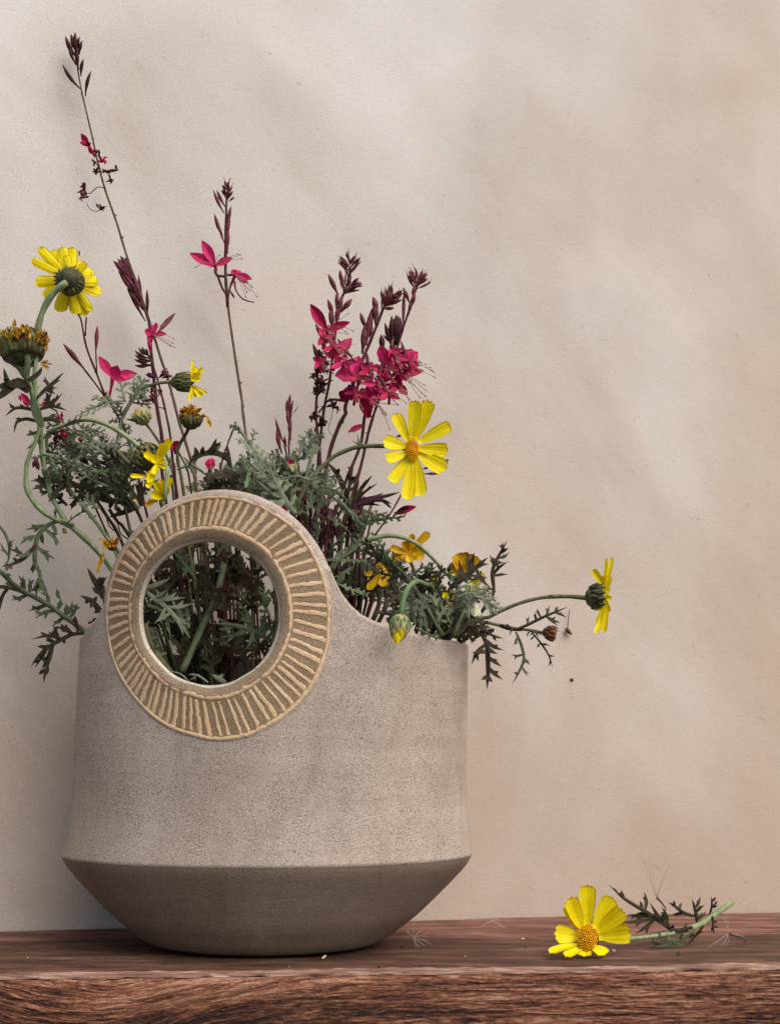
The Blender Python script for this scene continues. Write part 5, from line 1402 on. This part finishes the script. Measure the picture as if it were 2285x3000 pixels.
t = daisy('tiny opening bud with pink and yellow tips among the grey leaves', q('E', 540, 590, 550, 640, 570, 740) + q('S', 850, 1600, 800, 1900), [-.066, -.06, -.03, 0], 3.6, 'fresh', name='daisy_bud', cat='flower bud')
calyx(t, z1('E', 542, 600), z1('E', 538, 548), 12, -.068, -.07, 'calyxp', 9, 'calyxp'); petal(t, z1('E', 530, 550), z1('E', 522, 512), 16, 'pink', -.068, -.07, notch=0); petal(t, z1('E', 545, 590), z1('E', 545, 545), 18, 'calyxp', -.076, -.074, notch=0)
t = wand('pink petals glimpsed low behind the right top of the ring', q('E', 570, 700, 620, 780, 650, 860) + q('S', 900, 1650, 860, 2050), [-.04, -.04, -.03, 0], 3, 'wine', 2)
for p in ((575, 720, 545, 690, 26), (580, 730, 560, 660, 20), (570, 740, 600, 700, 22), (640, 780, 620, 730, 16), (630, 760, 645, 720, 14), (640, 790, 650, 740, 14), (490, 830, 470, 800, 22), (500, 820, 480, 790, 18), (560, 640, 590, 600, 22)):
    petal(t, z1('E', *p[:2]), z1('E', *p[2:4]), p[4] * .5, 'pink', -.045, -.046, notch=0)

t = thing('leaf_sprig', P(*z1('E', 880, 770), .0), 'dark upright forked leaves below the big open daisy stem', 'leafy sprig', 'leafy daisy sprigs')
stem(t, q('E', 870, 720, 880, 800, 890, 900) + q('S', 1000, 1700, 900, 2100), [-.01, -.01, -.01, 0], 5, 'dark')
LE((880, 760, 850, 680, 810, 600, 750, 530), [(840, 660, 800, 620), (820, 610, 830, 570)], -.012, 'dark', 17, 1)
LE((880, 750, 890, 680, 900, 610, 915, 540), [(890, 690, 945, 590), (895, 640, 880, 590), (900, 640, 930, 620), (888, 700, 950, 660)], -.014, 'dark', 11, 1)
LE((900, 800, 840, 740, 760, 690, 700, 620), [(800, 710, 740, 720), (840, 740, 860, 690)], -.02, 'mid', 9, 2)
LE((930, 860, 860, 810, 790, 750, 720, 700), [(820, 770, 760, 780), (860, 810, 880, 760), (790, 750, 800, 700)], -.03, 'mid', 9, 2)
LE((960, 930, 910, 860, 850, 790, 800, 730), [(880, 830, 830, 850), (900, 850, 960, 830)], -.04, 'sage', 9, 2)
t = thing('leaf_sprig', P(*z1('E', 920, 800), .0), 'purple tinged narrow leaves pointing right under the big open daisy', 'leafy sprig', 'leafy daisy sprigs')
stem(t, q('E', 925, 790, 910, 860, 880, 960) + q('S', 1000, 1700, 900, 2100), [-.02, -.02, 0, 0], 5, 'wine')
for pp, w_ in (((925, 790, 1000, 760, 1100, 745, 1200, 718), 13), ((925, 800, 1020, 770, 1100, 770, 1150, 790), 13), ((920, 770, 960, 700, 1030, 615), 12), ((930, 780, 980, 720, 1060, 665), 9), ((1080, 760, 1120, 790, 1150, 820), 9), ((915, 760, 935, 690, 950, 640), 9), ((930, 800, 1010, 790, 1080, 800), 10)):
    LE(pp, [(pp[2], pp[3], (pp[2] + pp[-2]) / 2, (pp[3] + pp[-1]) / 2 - 18)], -.022 + random.uniform(-.006, .006), 'purple' if pp[-1] > 690 else 'dark', w_, 0)

random.seed(29)
sprig('bright green feathery leaf pointing right below the purple leaves', 'E', (930, 960, 1000, 910, 1100, 880), [-.04, -.04],
      [((940, 950, 1020, 890, 1120, 880, 1235, 870), 26, 8, 'fresh', -.04), ((960, 930, 1000, 860, 1040, 850), 26, 8, 'fresh', -.044), ((900, 860, 960, 900, 980, 960), 28, 8, 'mid', -.046), ((880, 830, 930, 870, 960, 930), 28, 8, 'sage', -.05), ((1000, 900, 1080, 850, 1120, 880), 24, 7, 'mid', -.04), ((1130, 870, 1190, 880, 1240, 850), 14, 5, 'mid', -.04)], 5, 'fresh')
sprig('long grey green leaves crossing right from the ring edge over the sheaf of stalks', 'E', (730, 1140, 850, 1120, 960, 1040), [-.06, -.05],
      [((735, 1140, 820, 1135, 920, 1140, 1020, 1150), 16, 12, 'mid', -.06, 1), ((740, 1145, 850, 1110, 930, 1040, 960, 960), 30, 10, 'mid', -.056), ((790, 1190, 840, 1110, 900, 1060), 24, 10, 'fresh', -.056), ((1100, 1160, 1040, 1080, 960, 1010), 26, 10, 'mid', -.05), ((1150, 1150, 1090, 1060, 1030, 960), 30, 10, 'mid', -.046), ((1200, 1200, 1100, 1130, 990, 1090, 930, 1030), 30, 9, 'mid', -.05), ((800, 1270, 880, 1310, 960, 1330, 1020, 1352), 22, 7, 'sage', -.06), ((900, 1180, 840, 1230, 800, 1290), 24, 9, 'mid', -.05), ((890, 1240, 850, 1310, 840, 1370), 22, 9, 'dark', -.04), ((760, 1130, 790, 1050, 880, 980), 26, 9, 'mid', -.05), ((900, 1080, 1000, 1080, 1100, 1130), 26, 9, 'mid', -.052), ((930, 1130, 1010, 1170, 1080, 1220), 22, 9, 'mid', -.052)], 5, 'mid')
for i in range(7):
    x = 880 + 40 * i
    t = thing('flower_stalk', P(*z1('E', x - 60, 1480), 0), 'dark stalk crossing the gap between the ring and the right rim', 'flower stalk', 'dark stalks in the gap right of the ring')
    stem(t, q('E', x + random.uniform(-20, 30), 1130, x - 10, 1300, x - 40 + random.uniform(-10, 20), 1480) + q('S', 960, 2050), [-.03 + .008 * i, -.03 + .008 * i, 0, 0], random.uniform(3.5, 7), random.choice(['dark', 'wine', 'dark']))
    leaf(t, q('E', x, 1180, x + random.uniform(-20, 20), 1280, x + random.uniform(-30, 20), 1380), -.03 + .008 * i, 22, random.choice(['dark', 'mid']), 9)

sprig('dense grey green leaves at the right rim behind the hanging bud', 'H', (700, 640, 620, 500, 560, 400, 500, 320), [-.07, -.07, -.05],
      [((560, 400, 480, 330, 400, 250, 280, 130), 34, 11, 'mid', -.06), ((540, 360, 480, 300, 430, 250, 360, 170), 30, 10, 'mid', -.056), ((520, 340, 440, 330, 370, 310, 330, 240), 30, 10, 'dark', -.05), ((560, 400, 600, 330, 640, 300), 28, 9, 'dark', -.05), ((540, 340, 590, 290, 660, 290), 28, 8, 'mid', -.06), ((540, 440, 470, 440, 380, 480), 30, 12, 'dark', -.06), ((500, 560, 440, 530, 340, 518), 26, 14, 'dark', -.075), ((560, 580, 540, 500, 550, 430), 26, 12, 'sage', -.076), ((590, 600, 590, 510, 620, 430), 26, 14, 'sage', -.07), ((620, 620, 610, 540, 580, 470), 26, 14, 'mid', -.07), ((640, 620, 640, 540, 660, 480), 26, 12, 'dark', -.066), ((540, 600, 510, 540, 520, 470), 26, 12, 'sage', -.08), ((540, 560, 480, 480, 420, 420), 30, 12, 'dark', -.05), ((620, 480, 640, 380, 630, 290), 28, 16, 'dark', -.04), ((520, 480, 450, 400, 430, 330), 28, 16, 'dark', -.03), ((560, 450, 600, 380, 600, 320), 28, 18, 'dark', -.03)], 6, 'mid')
sprig('grey silver leaves crowning the right end of the bouquet above the rim', 'H', (760, 640, 800, 540, 840, 460, 900, 420), [-.06, -.05, -.04],
      [((780, 440, 840, 420, 900, 430, 985, 445), 30, 9, 'sage', -.058), ((860, 430, 930, 460, 990, 500, 1000, 520), 30, 10, 'sage', -.06), ((900, 440, 940, 490, 965, 540), 24, 14, 'sage', -.062), ((760, 420, 820, 380, 900, 400, 940, 430), 28, 9, 'sage', -.05), ((720, 430, 760, 370, 850, 330, 930, 340), 30, 12, 'dark', -.04), ((700, 470, 680, 390, 650, 320), 30, 14, 'dark', -.045), ((760, 520, 780, 450, 860, 440, 920, 460), 28, 12, 'mid', -.05), ((740, 600, 790, 550, 850, 580), 28, 12, 'dark', -.05), ((800, 620, 850, 560, 920, 590), 28, 12, 'dark', -.05), ((820, 640, 880, 600, 950, 600), 26, 12, 'dark', -.045), ((690, 340, 730, 320, 770, 350), 26, 9, 'mid', -.05), ((640, 380, 680, 340, 700, 270), 26, 13, 'dark', -.04), ((760, 540, 720, 470, 720, 400), 26, 12, 'dark', -.03), ((830, 500, 800, 470, 800, 400), 26, 12, 'mid', -.02), ((880, 400, 950, 400, 975, 390), 20, 8, 'dark', -.01), ((700, 640, 760, 600, 800, 540), 26, 12, 'dark', -.055), ((760, 650, 840, 640, 900, 620), 26, 13, 'dark', -.055), ((560, 600, 640, 640, 700, 660), 18, 9, 'mid', -.075, 1)], 6, 'mid')
sprig('dark leaves low in the right rim', 'H', (800, 680, 740, 600, 690, 560), [-.03, -.03],
      [((600, 640, 620, 560, 600, 480), 28, 16, 'dark', -.03), ((660, 660, 650, 580, 690, 500), 28, 16, 'dark', -.02), ((720, 670, 740, 590, 710, 520), 28, 16, 'dark', -.02), ((780, 670, 800, 600, 780, 520), 28, 16, 'dark', -.01), ((820, 660, 860, 600, 840, 520), 28, 16, 'dark', -.01), ((860, 660, 920, 620, 960, 640), 24, 14, 'dark', -.02), ((500, 600, 540, 500, 500, 420), 28, 18, 'dark', 0), ((560, 620, 600, 500, 560, 400), 28, 18, 'dark', .01), ((640, 620, 700, 480, 660, 400), 28, 18, 'dark', .01)], 5, 'dark')

# more of the loose filling foliage
random.seed(71)
def fill(label, z, n, x0, x1, y0, y1, ya, yb, mats, lob, w_, up=(-.9, -.25), grp='leafy daisy sprigs'):
    cx0, cy0 = (x0 + x1) / 2, y1
    t = thing('leaf_sprig', P(*z1(z, cx0, cy0), (ya + yb) / 2), label, 'leafy sprig', grp)
    stem(t, q(z, cx0, (y0 + y1) / 2, cx0 + random.uniform(-20, 20), y1), (ya + yb) / 2, 4.5, 'olive')
    for _ in range(int(n * 1.5)):
        bx, by = random.uniform(x0, x1), random.uniform((y0 + y1) / 2, y1)
        a = random.uniform(-2.7, -.4); L = random.uniform(50, 95) / ZM[z][2] * .9
        tx, ty = bx + math.cos(a) * L, by + math.sin(a) * L
        leaf(t, q(z, bx, by, (bx + tx) / 2 + random.uniform(-.12, .12) * L, (by + ty) / 2, tx, ty), random.uniform(ya, yb), lob, random.choice(mats + ['dark']), w_ * 1.1, n=tilt(CAMN, .5), teeth=3)
fill('fine mid green foliage packed beside the ring under the arched pale stalk', 'H', 11, 130, 440, 190, 470, -.02, .04, ['mid', 'mid', 'sage', 'dark'], 32, 10)
fill('loose grey leaves around the two orange daisies right of the ring', 'H', 10, 330, 600, 200, 480, .01, .05, ['mid', 'sage', 'dark'], 32, 10)
fill('mixed leaves heaped behind the hanging green bud', 'H', 12, 450, 680, 300, 600, -.03, .03, ['mid', 'sage', 'dark', 'mid'], 32, 11)
fill('fine leaves massed at the far right end of the vase mouth', 'H', 12, 640, 880, 340, 640, -.02, .03, ['mid', 'dark', 'sage'], 30, 10)
fill('wispy grey foliage filling the loop of pale stems at left', 'C', 10, 330, 640, 520, 900, -.01, .03, ['mid', 'sage', 'mid'], 30, 8)
fill('feathery foliage close to the ring under the ragged daisy', 'C', 12, 640, 980, 600, 1060, -.04, .03, ['mid', 'sage', 'dark'], 32, 9)
fill('fine silvery foliage along the crest of the ring', 'E', 11, 60, 480, 560, 820, -.06, -.01, ['sage', 'sage', 'mid'], 30, 9)
fill('soft grey foliage behind the stem of the large daisy', 'E', 11, 480, 820, 520, 860, -.05, .0, ['sage', 'mid', 'sage'], 32, 9)
fill('dark narrow foliage over the sheaf of burgundy stalks', 'E', 9, 680, 980, 720, 1040, -.04, .02, ['dark', 'mid', 'purple'], 26, 9)

fill('pale feathery leaves rising above the ring crest towards the small wine red shoot', 'E', 12, 180, 620, 440, 760, -.055, .0, ['sage', 'sage', 'mid'], 40, 10)
fill('grey green leaves spread between the closed round bud and the ring', 'C', 10, 700, 1000, 480, 900, -.02, .03, ['sage', 'mid', 'sage'], 38, 10)
fill('light feathery leaves trailing along the right rim beside the hanging bud', 'H', 9, 520, 860, 400, 640, -.07, -.03, ['sage', 'mid', 'sage'], 36, 9)
fill('dark tangled leaves left of the ring around the small magenta flowers', 'C', 9, 400, 760, 700, 1080, .0, .04, ['dark', 'mid'], 32, 11)
fill('dark leaves standing behind the crest of the ring below the broad blackish leaf', 'E', 12, -120, 260, 560, 840, -.03, .04, ['dark', 'mid', 'dark'], 34, 11)
fill('deep shaded leaves behind the silvery foliage on the ring crest', 'E', 12, 240, 640, 520, 860, -.02, .05, ['dark', 'mid', 'dark'], 34, 11)

# seen through the opening of the ring
random.seed(37)
t = thing('leaf_sprig', P(*z1('G', 360, 780), -.05), 'grey leaf spray crossing the left half of the ring opening', 'leafy sprig', 'leafy sprigs seen through the ring')
LG = lambda pp, lobes, y, mat='sage', w_=11, teeth=1, tl=.4: leafx(t, q('G', *pp), lobes, y, mat, w_, teeth, z='G', tl=tl)
LG((330, 760, 400, 820, 480, 880, 560, 970, 645, 1100), [(470, 870, 680, 852), (430, 840, 560, 790), (500, 900, 520, 1100), (540, 950, 640, 1010), (470, 900, 400, 1000), (560, 970, 600, 1080), (420, 840, 620, 820), (520, 930, 410, 990), (400, 820, 500, 760)], -.072, 'sage', 13)
LG((340, 750, 420, 730, 510, 690), [], -.074, 'sage', 13, 0)
LG((350, 870, 430, 890, 500, 880), [(430, 890, 460, 930)], -.07, 'mid', 10)
t = thing('leaf_sprig', P(*z1('G', 540, 480), -.05), 'bright small leaf at the upper left inside the ring opening', 'leafy sprig', 'leafy sprigs seen through the ring')
LG((500, 480, 560, 540, 620, 610, 695, 700), [(560, 540, 650, 560), (600, 590, 690, 640), (590, 580, 560, 640), (550, 520, 600, 490), (530, 510, 490, 560), (620, 610, 620, 680)], -.07, 'fresh', 11)
t = thing('leaf_sprig', P(*z1('G', 1200, 1110), -.05), 'large divided grey leaf at the lower right inside the ring opening', 'leafy sprig', 'leafy sprigs seen through the ring')
LG((1260, 1140, 1170, 1095, 1080, 1050, 960, 1010, 785, 995), [(1090, 1050, 950, 830), (1060, 1040, 960, 890), (1000, 1020, 830, 950), (1060, 1050, 850, 1090), (1080, 1060, 1030, 1180), (1120, 1080, 1060, 1160), (960, 1010, 840, 1040), (1130, 1070, 1200, 980), (1100, 1050, 1160, 900), (1180, 1090, 1240, 1000)], -.072, 'mid', 15)
t = thing('leaf_sprig', P(*z1('G', 640, 1390), -.06), 'little pale leaf tips at the bottom of the ring opening', 'leafy sprig', 'leafy sprigs seen through the ring')
LG((770, 1400, 700, 1350, 630, 1345), [(700, 1350, 640, 1390)], -.075, 'sage', 7); LG((890, 1400, 840, 1370, 795, 1345), [(840, 1370, 880, 1340)], -.074, 'sage', 14, 0); LG((650, 1410, 580, 1340, 480, 1325), [], -.075, 'sage', 6, 0)
for lab, st, y_, r_, m_ in (('thick grey green stem slanting across the middle of the ring opening', (590, 1330, 650, 1200, 720, 1040, 830, 790, 880, 560, 900, 300), [-.06, -.05, -.03, 0], 10, 'mid'),
                            ('green stem curving along the lower left of the ring opening', (335, 1000, 370, 1120, 430, 1230, 520, 1340), -.06, 10, 'olive'),
                            ('dark red stem upright in the right half of the ring opening', (880, 300, 870, 700, 880, 900, 900, 1250), -.02, 8, 'wine'),
                            ('thin dark stem upright left of centre in the ring opening', (560, 560, 590, 800, 620, 1100, 640, 1300), .0, 8, 'dark'),
                            ('dark stem leaning right at the upper right of the ring opening', (960, 520, 1020, 640, 1060, 800), .02, 6, 'dark'),
                            ('dark stem leaning left at the upper right of the ring opening', (960, 520, 920, 640, 900, 760), .02, 6, 'dark')):
    t = thing('flower_stalk', P(*z1('G', st[-2], st[-1]), y_[-1] if isinstance(y_, list) else y_), lab, 'flower stalk', 'stems seen through the ring')
    stem(t, q('G', *st), y_, r_, m_, nodes=3)
for nm, cx0, cy0, n_ in (('upper left part', 520, 620, 9), ('top', 740, 560, 11), ('upper right part', 1020, 620, 11), ('left side', 470, 860, 9), ('centre', 760, 840, 12), ('right side', 1090, 830, 11),
                        ('lower left part', 560, 1120, 10), ('bottom', 780, 1220, 12), ('lower right part', 1040, 1140, 11)):
    t = thing('leaf_sprig', P(*z1('G', cx0, cy0), 0), 'shaded dark leaves inside the vase in the ' + nm + ' of the ring opening', 'leafy sprig', 'shaded leaf sprigs deep inside the vase')
    for s in range(n_):
        y_ = random.uniform(-.055, .035)
        bx, by = cx0 + random.uniform(-130, 130), cy0 + random.uniform(-60, 170)
        tx, ty = bx + random.uniform(-120, 120), by - random.uniform(90, 230)
        leaf(t, q('G', bx, by, (bx + tx) / 2 + random.uniform(-30, 30), (by + ty) / 2, tx, ty), y_, random.uniform(36, 52), random.choice(['mid', 'dark', 'dark', 'dark', 'dark'] if y_ < -.03 else ['dark', 'dark', 'dark']), random.uniform(11, 17), n=tilt(CAMN, .7))  # leaf colour goes darker with depth to paint in the vase's inner shade
    stem(t, q('G', cx0, cy0, (cx0 + 760) / 2, cy0 + 250) + q('S', 640, 2140), [0, 0, 0], 6, 'dark')

# ------------------------------------------------------------------ cut daisy lying on the shelf
random.seed(41)
t = thing('yellow_daisy', Pz0(*z1('I', 500, 760)), 'cut yellow daisy lying on the shelf at the lower right with its leafy stem', 'flower')
YF, YS = -.052, [-.046, -.040, -.03, -.02, -.01, 0, .004]
stem(t, q('I', 560, 640, 680, 645, 770, 640, 900, 625, 1000, 608, 1090, 585, 1190, 548, 1290, 478, 1385, 412), YS, [6, 5.5, 5.5, 6, 7, 8, 8.5, 9, 8], 'pale', sides=10)
hd = head(t, z1('I', 490, 640), YF + .006, r=26)
petals(hd, 'I', (480, 630), [(352, 378, 100, 440, 590), (342, 420, 90, 440, 600), (472, 300, 104, 470, 570), (632, 375, 110, 510, 580), (700, 460, 106, 530, 600), (750, 600, 124, 540, 630), (262, 608, 116, 420, 630)], YF, YF - .004, 'yel', cup=.12, bend=.03)
petals(hd, 'I', (470, 680), [(580, 742, 100, 500, 680), (330, 748, 70, 450, 690), (228, 725, 80, 420, 670), (450, 752, 84, 470, 700)], YF - .004, YF - .016, 'yel', (0, -.55, 1), cup=.12, bend=-.02)
disc(hd, z1('I', 470, 635), YF - .006, 28, (-.15, -1, .25), ry=37)
def LI(pp, lobes, y, mat='dark', w_=9, teeth=1, y1=None):
    leafx(t, q('I', *pp), lobes, y, mat, w_, teeth, z='I', y1=y1, tl=.35)
LI((1130, 570, 1020, 590, 920, 530, 830, 470, 700, 390, 606, 304), [(830, 470, 826, 345), (710, 395, 684, 335), (880, 500, 720, 490), (900, 530, 660, 548), (890, 545, 770, 612), (950, 550, 862, 415), (640, 340, 640, 325), (970, 565, 935, 440), (830, 430, 800, 405), (960, 500, 965, 445), (850, 490, 740, 520)], -.02, 'dark', 13, 1)
LI((1140, 500, 1075, 480, 1020, 440, 978, 412), [(1060, 470, 1062, 418), (1020, 440, 1015, 400), (1080, 490, 1000, 490)], -.01, 'dark', 10)
LI((1160, 560, 1150, 480, 1128, 395), [(1150, 460, 1178, 375), (1155, 480, 1205, 430), (1150, 470, 1140, 440), (1160, 500, 1215, 470)], -.004, 'dark', 10)
LI((1235, 490, 1250, 440, 1248, 375), [(1248, 440, 1290, 405), (1250, 400, 1275, 378), (1262, 450, 1290, 430)], .002, 'dark', 7)
LI((1140, 600, 1050, 650, 950, 690, 835, 695), [(1050, 650, 960, 640), (950, 685, 850, 660), (1000, 665, 1080, 680), (960, 640, 930, 600), (1050, 650, 1060, 600)], -.024, 'mid', 9, 2)
LI((1200, 560, 1150, 620, 1100, 680), [(1150, 620, 1200, 600), (1150, 620, 1080, 630)], -.01, 'dark', 8)
LI((1255, 500, 1258, 560, 1262, 615), [(1258, 550, 1292, 570), (1258, 560, 1250, 600), (1256, 530, 1290, 540)], -.004, 'dark', 7)
LI((920, 600, 930, 640, 960, 660), [], -.034, 'mid', 8, 0); LI((1000, 600, 980, 560, 985, 545), [(990, 570, 1010, 550)], -.022, 'dark', 8, 0)
LI((1100, 590, 1000, 600, 900, 605), [(1000, 590, 1010, 550), (1060, 590, 1090, 540)], -.018, 'dark', 9)

# ------------------------------------------------------------------ litter on the shelf
random.seed(43)
def fluff(label, z, c, tips, y, stalk=None):
    t = thing('seed_tuft', P(*z1(z, *c), y), label, 'seed fluff')
    mb = MB(); a = P(*z1(z, *c), y)
    for tp in tips:
        b = P(*z1(z, *tp), y + random.uniform(-.004, .004))
        m = (a + b) / 2 + np.array([random.uniform(-.001, .001), 0, .0008])
        tube(mb, spline([a, m, b], 8), [.00015, .0001], 4)
    mb.build('hairs', M['fluff'], t)
    if stalk:
        mb = MB(); tube(mb, spline(path(q(z, *stalk), y)), [.0009, .0005], 6); mb.build('seed', M['seed'], t)
    return t
fluff('wispy feathery seed standing up behind the cut daisy stem', 'I', (905, 385), [(760, 120), (800, 100), (855, 110), (830, 150), (995, 140), (985, 170), (1025, 290), (950, 250), (1020, 420), (860, 410), (1040, 440), (920, 300), (780, 60), (840, 90)], .03, (905, 385, 930, 410, 960, 450))
fluff('pale seed fluff on the shelf to the right of the cut daisy stem', 'I', (1355, 610), [(1310, 500), (1330, 490), (1345, 500), (1320, 690), (1300, 690), (1450, 630), (1460, 660), (1400, 640), (1350, 680), (1170, 740), (1250, 720)], -.012, (1355, 610, 1400, 625, 1450, 640, 1460, 665))
fluff('seed with a star of fine hairs beside the right foot of the vase', 'K', (955, 280), [(955, 190), (1030, 200), (1000, 230), (905, 230), (1050, 310), (1020, 320), (970, 340), (985, 330), (920, 250), (1040, 250)], -.03, (955, 280, 920, 305, 880, 328))
fluff('faint seed fluff at the back of the shelf right of the vase', 'K', (1385, 185), [(1310, 225), (1330, 215), (1440, 215), (1460, 225), (1350, 180), (1420, 178)], .085)
def crumb(name, label, z, c, s, mat, n=4):
    p = Pz0(*z1(z, *c)); t_ = MB(); k = s * .75 * mpp(p[1])
    for i in range(n):
        d = np.array([random.uniform(-1, 1), random.uniform(-.5, .5), random.uniform(.1, 1.2)]) * k
        blade(t_, spline([p + np.array([0, 0, .0006]), p + d * .6 + np.array([0, 0, k * .4]), p + d], 4), [k * .4, k * .7, k * .1], tilt(CAMN, .8), .0004, .5)
    o = t_.build(name, M[mat])
    tag(o, label, 'plant crumb')
crumb('petal_scrap', 'whitish scrap of dried flower at the foot of the vase', 'K', (462, 395), 12, 'cream', 5)
crumb('husk', 'dark brown curled husk near the front edge below the vase', 'K', (765, 445), 12, 'brownbud', 5)
crumb('petal_scrap', 'small pale pink scrap on the shelf left of the cut daisy', 'K', (1552, 290), 9, 'fluff', 5)
crumb('husk', 'tiny brown husk by the pale scrap left of the cut daisy', 'K', (1565, 332), 6, 'seed', 4)
crumb('petal_scrap', 'tiny white fleck midway along the shelf right of the vase', 'K', (1240, 382), 5, 'cream', 3)
crumb('petal_scrap', 'pale crumb touching the right side of the cut daisy petals', 'I', (635, 735), 12, 'fluff', 5)
crumb('petal_scrap', 'tiny pale fleck left of the foot of the vase', 'J', (175, 438), 4, 'cream', 3)
crumb('petal_scrap', 'small fleck on the front edge under the vase', 'K', (275, 440), 5, 'fluff', 3)
crumb('husk', 'brown leaf scrap on the shelf below the cut daisy stem', 'I', (1035, 745), 14, 'brownbud', 4)
# seed caught on a thread on the wall at the right
p0 = z1('H', 1350, 505); yw = wall_y(P(p0[0], p0[1], .17)[0]) - .004
t = thing('hanging_seed', P(*z1('H', 1348, 610), yw), 'small seed hanging on a fine hair from the wall under the profile daisy', 'seed')
mb = MB(); tube(mb, spline(path(q('H', 1358, 505, 1352, 550, 1348, 605), yw)), .00035, 4); mb.build('hair', M['seed'], t)
mb = MB(); tube(mb, spline(path(q('H', 1344, 600, 1348, 615, 1370, 635), yw)), [.0012, .0022, .0006], 6); mb.build('seed', M['seed'], t)
for (x, y_), lab in (((1370, 870), 'dark speck stuck on the wall below the hanging seed'),):
    a, b = z1('H', x - 8, y_ - 4), z1('H', x + 8, y_ + 3)
    mb = MB(); yy = wall_y(P(a[0], a[1], .17)[0]) - .0015
    tube(mb, [P(*a, yy), P((a[0] + b[0]) / 2, (a[1] + b[1]) / 2 - 1, yy - .0008), P(*b, yy)], [.0006, .0013, .0005], 6)
    tag(mb.build('wall_speck', M['seed']), lab, 'speck')
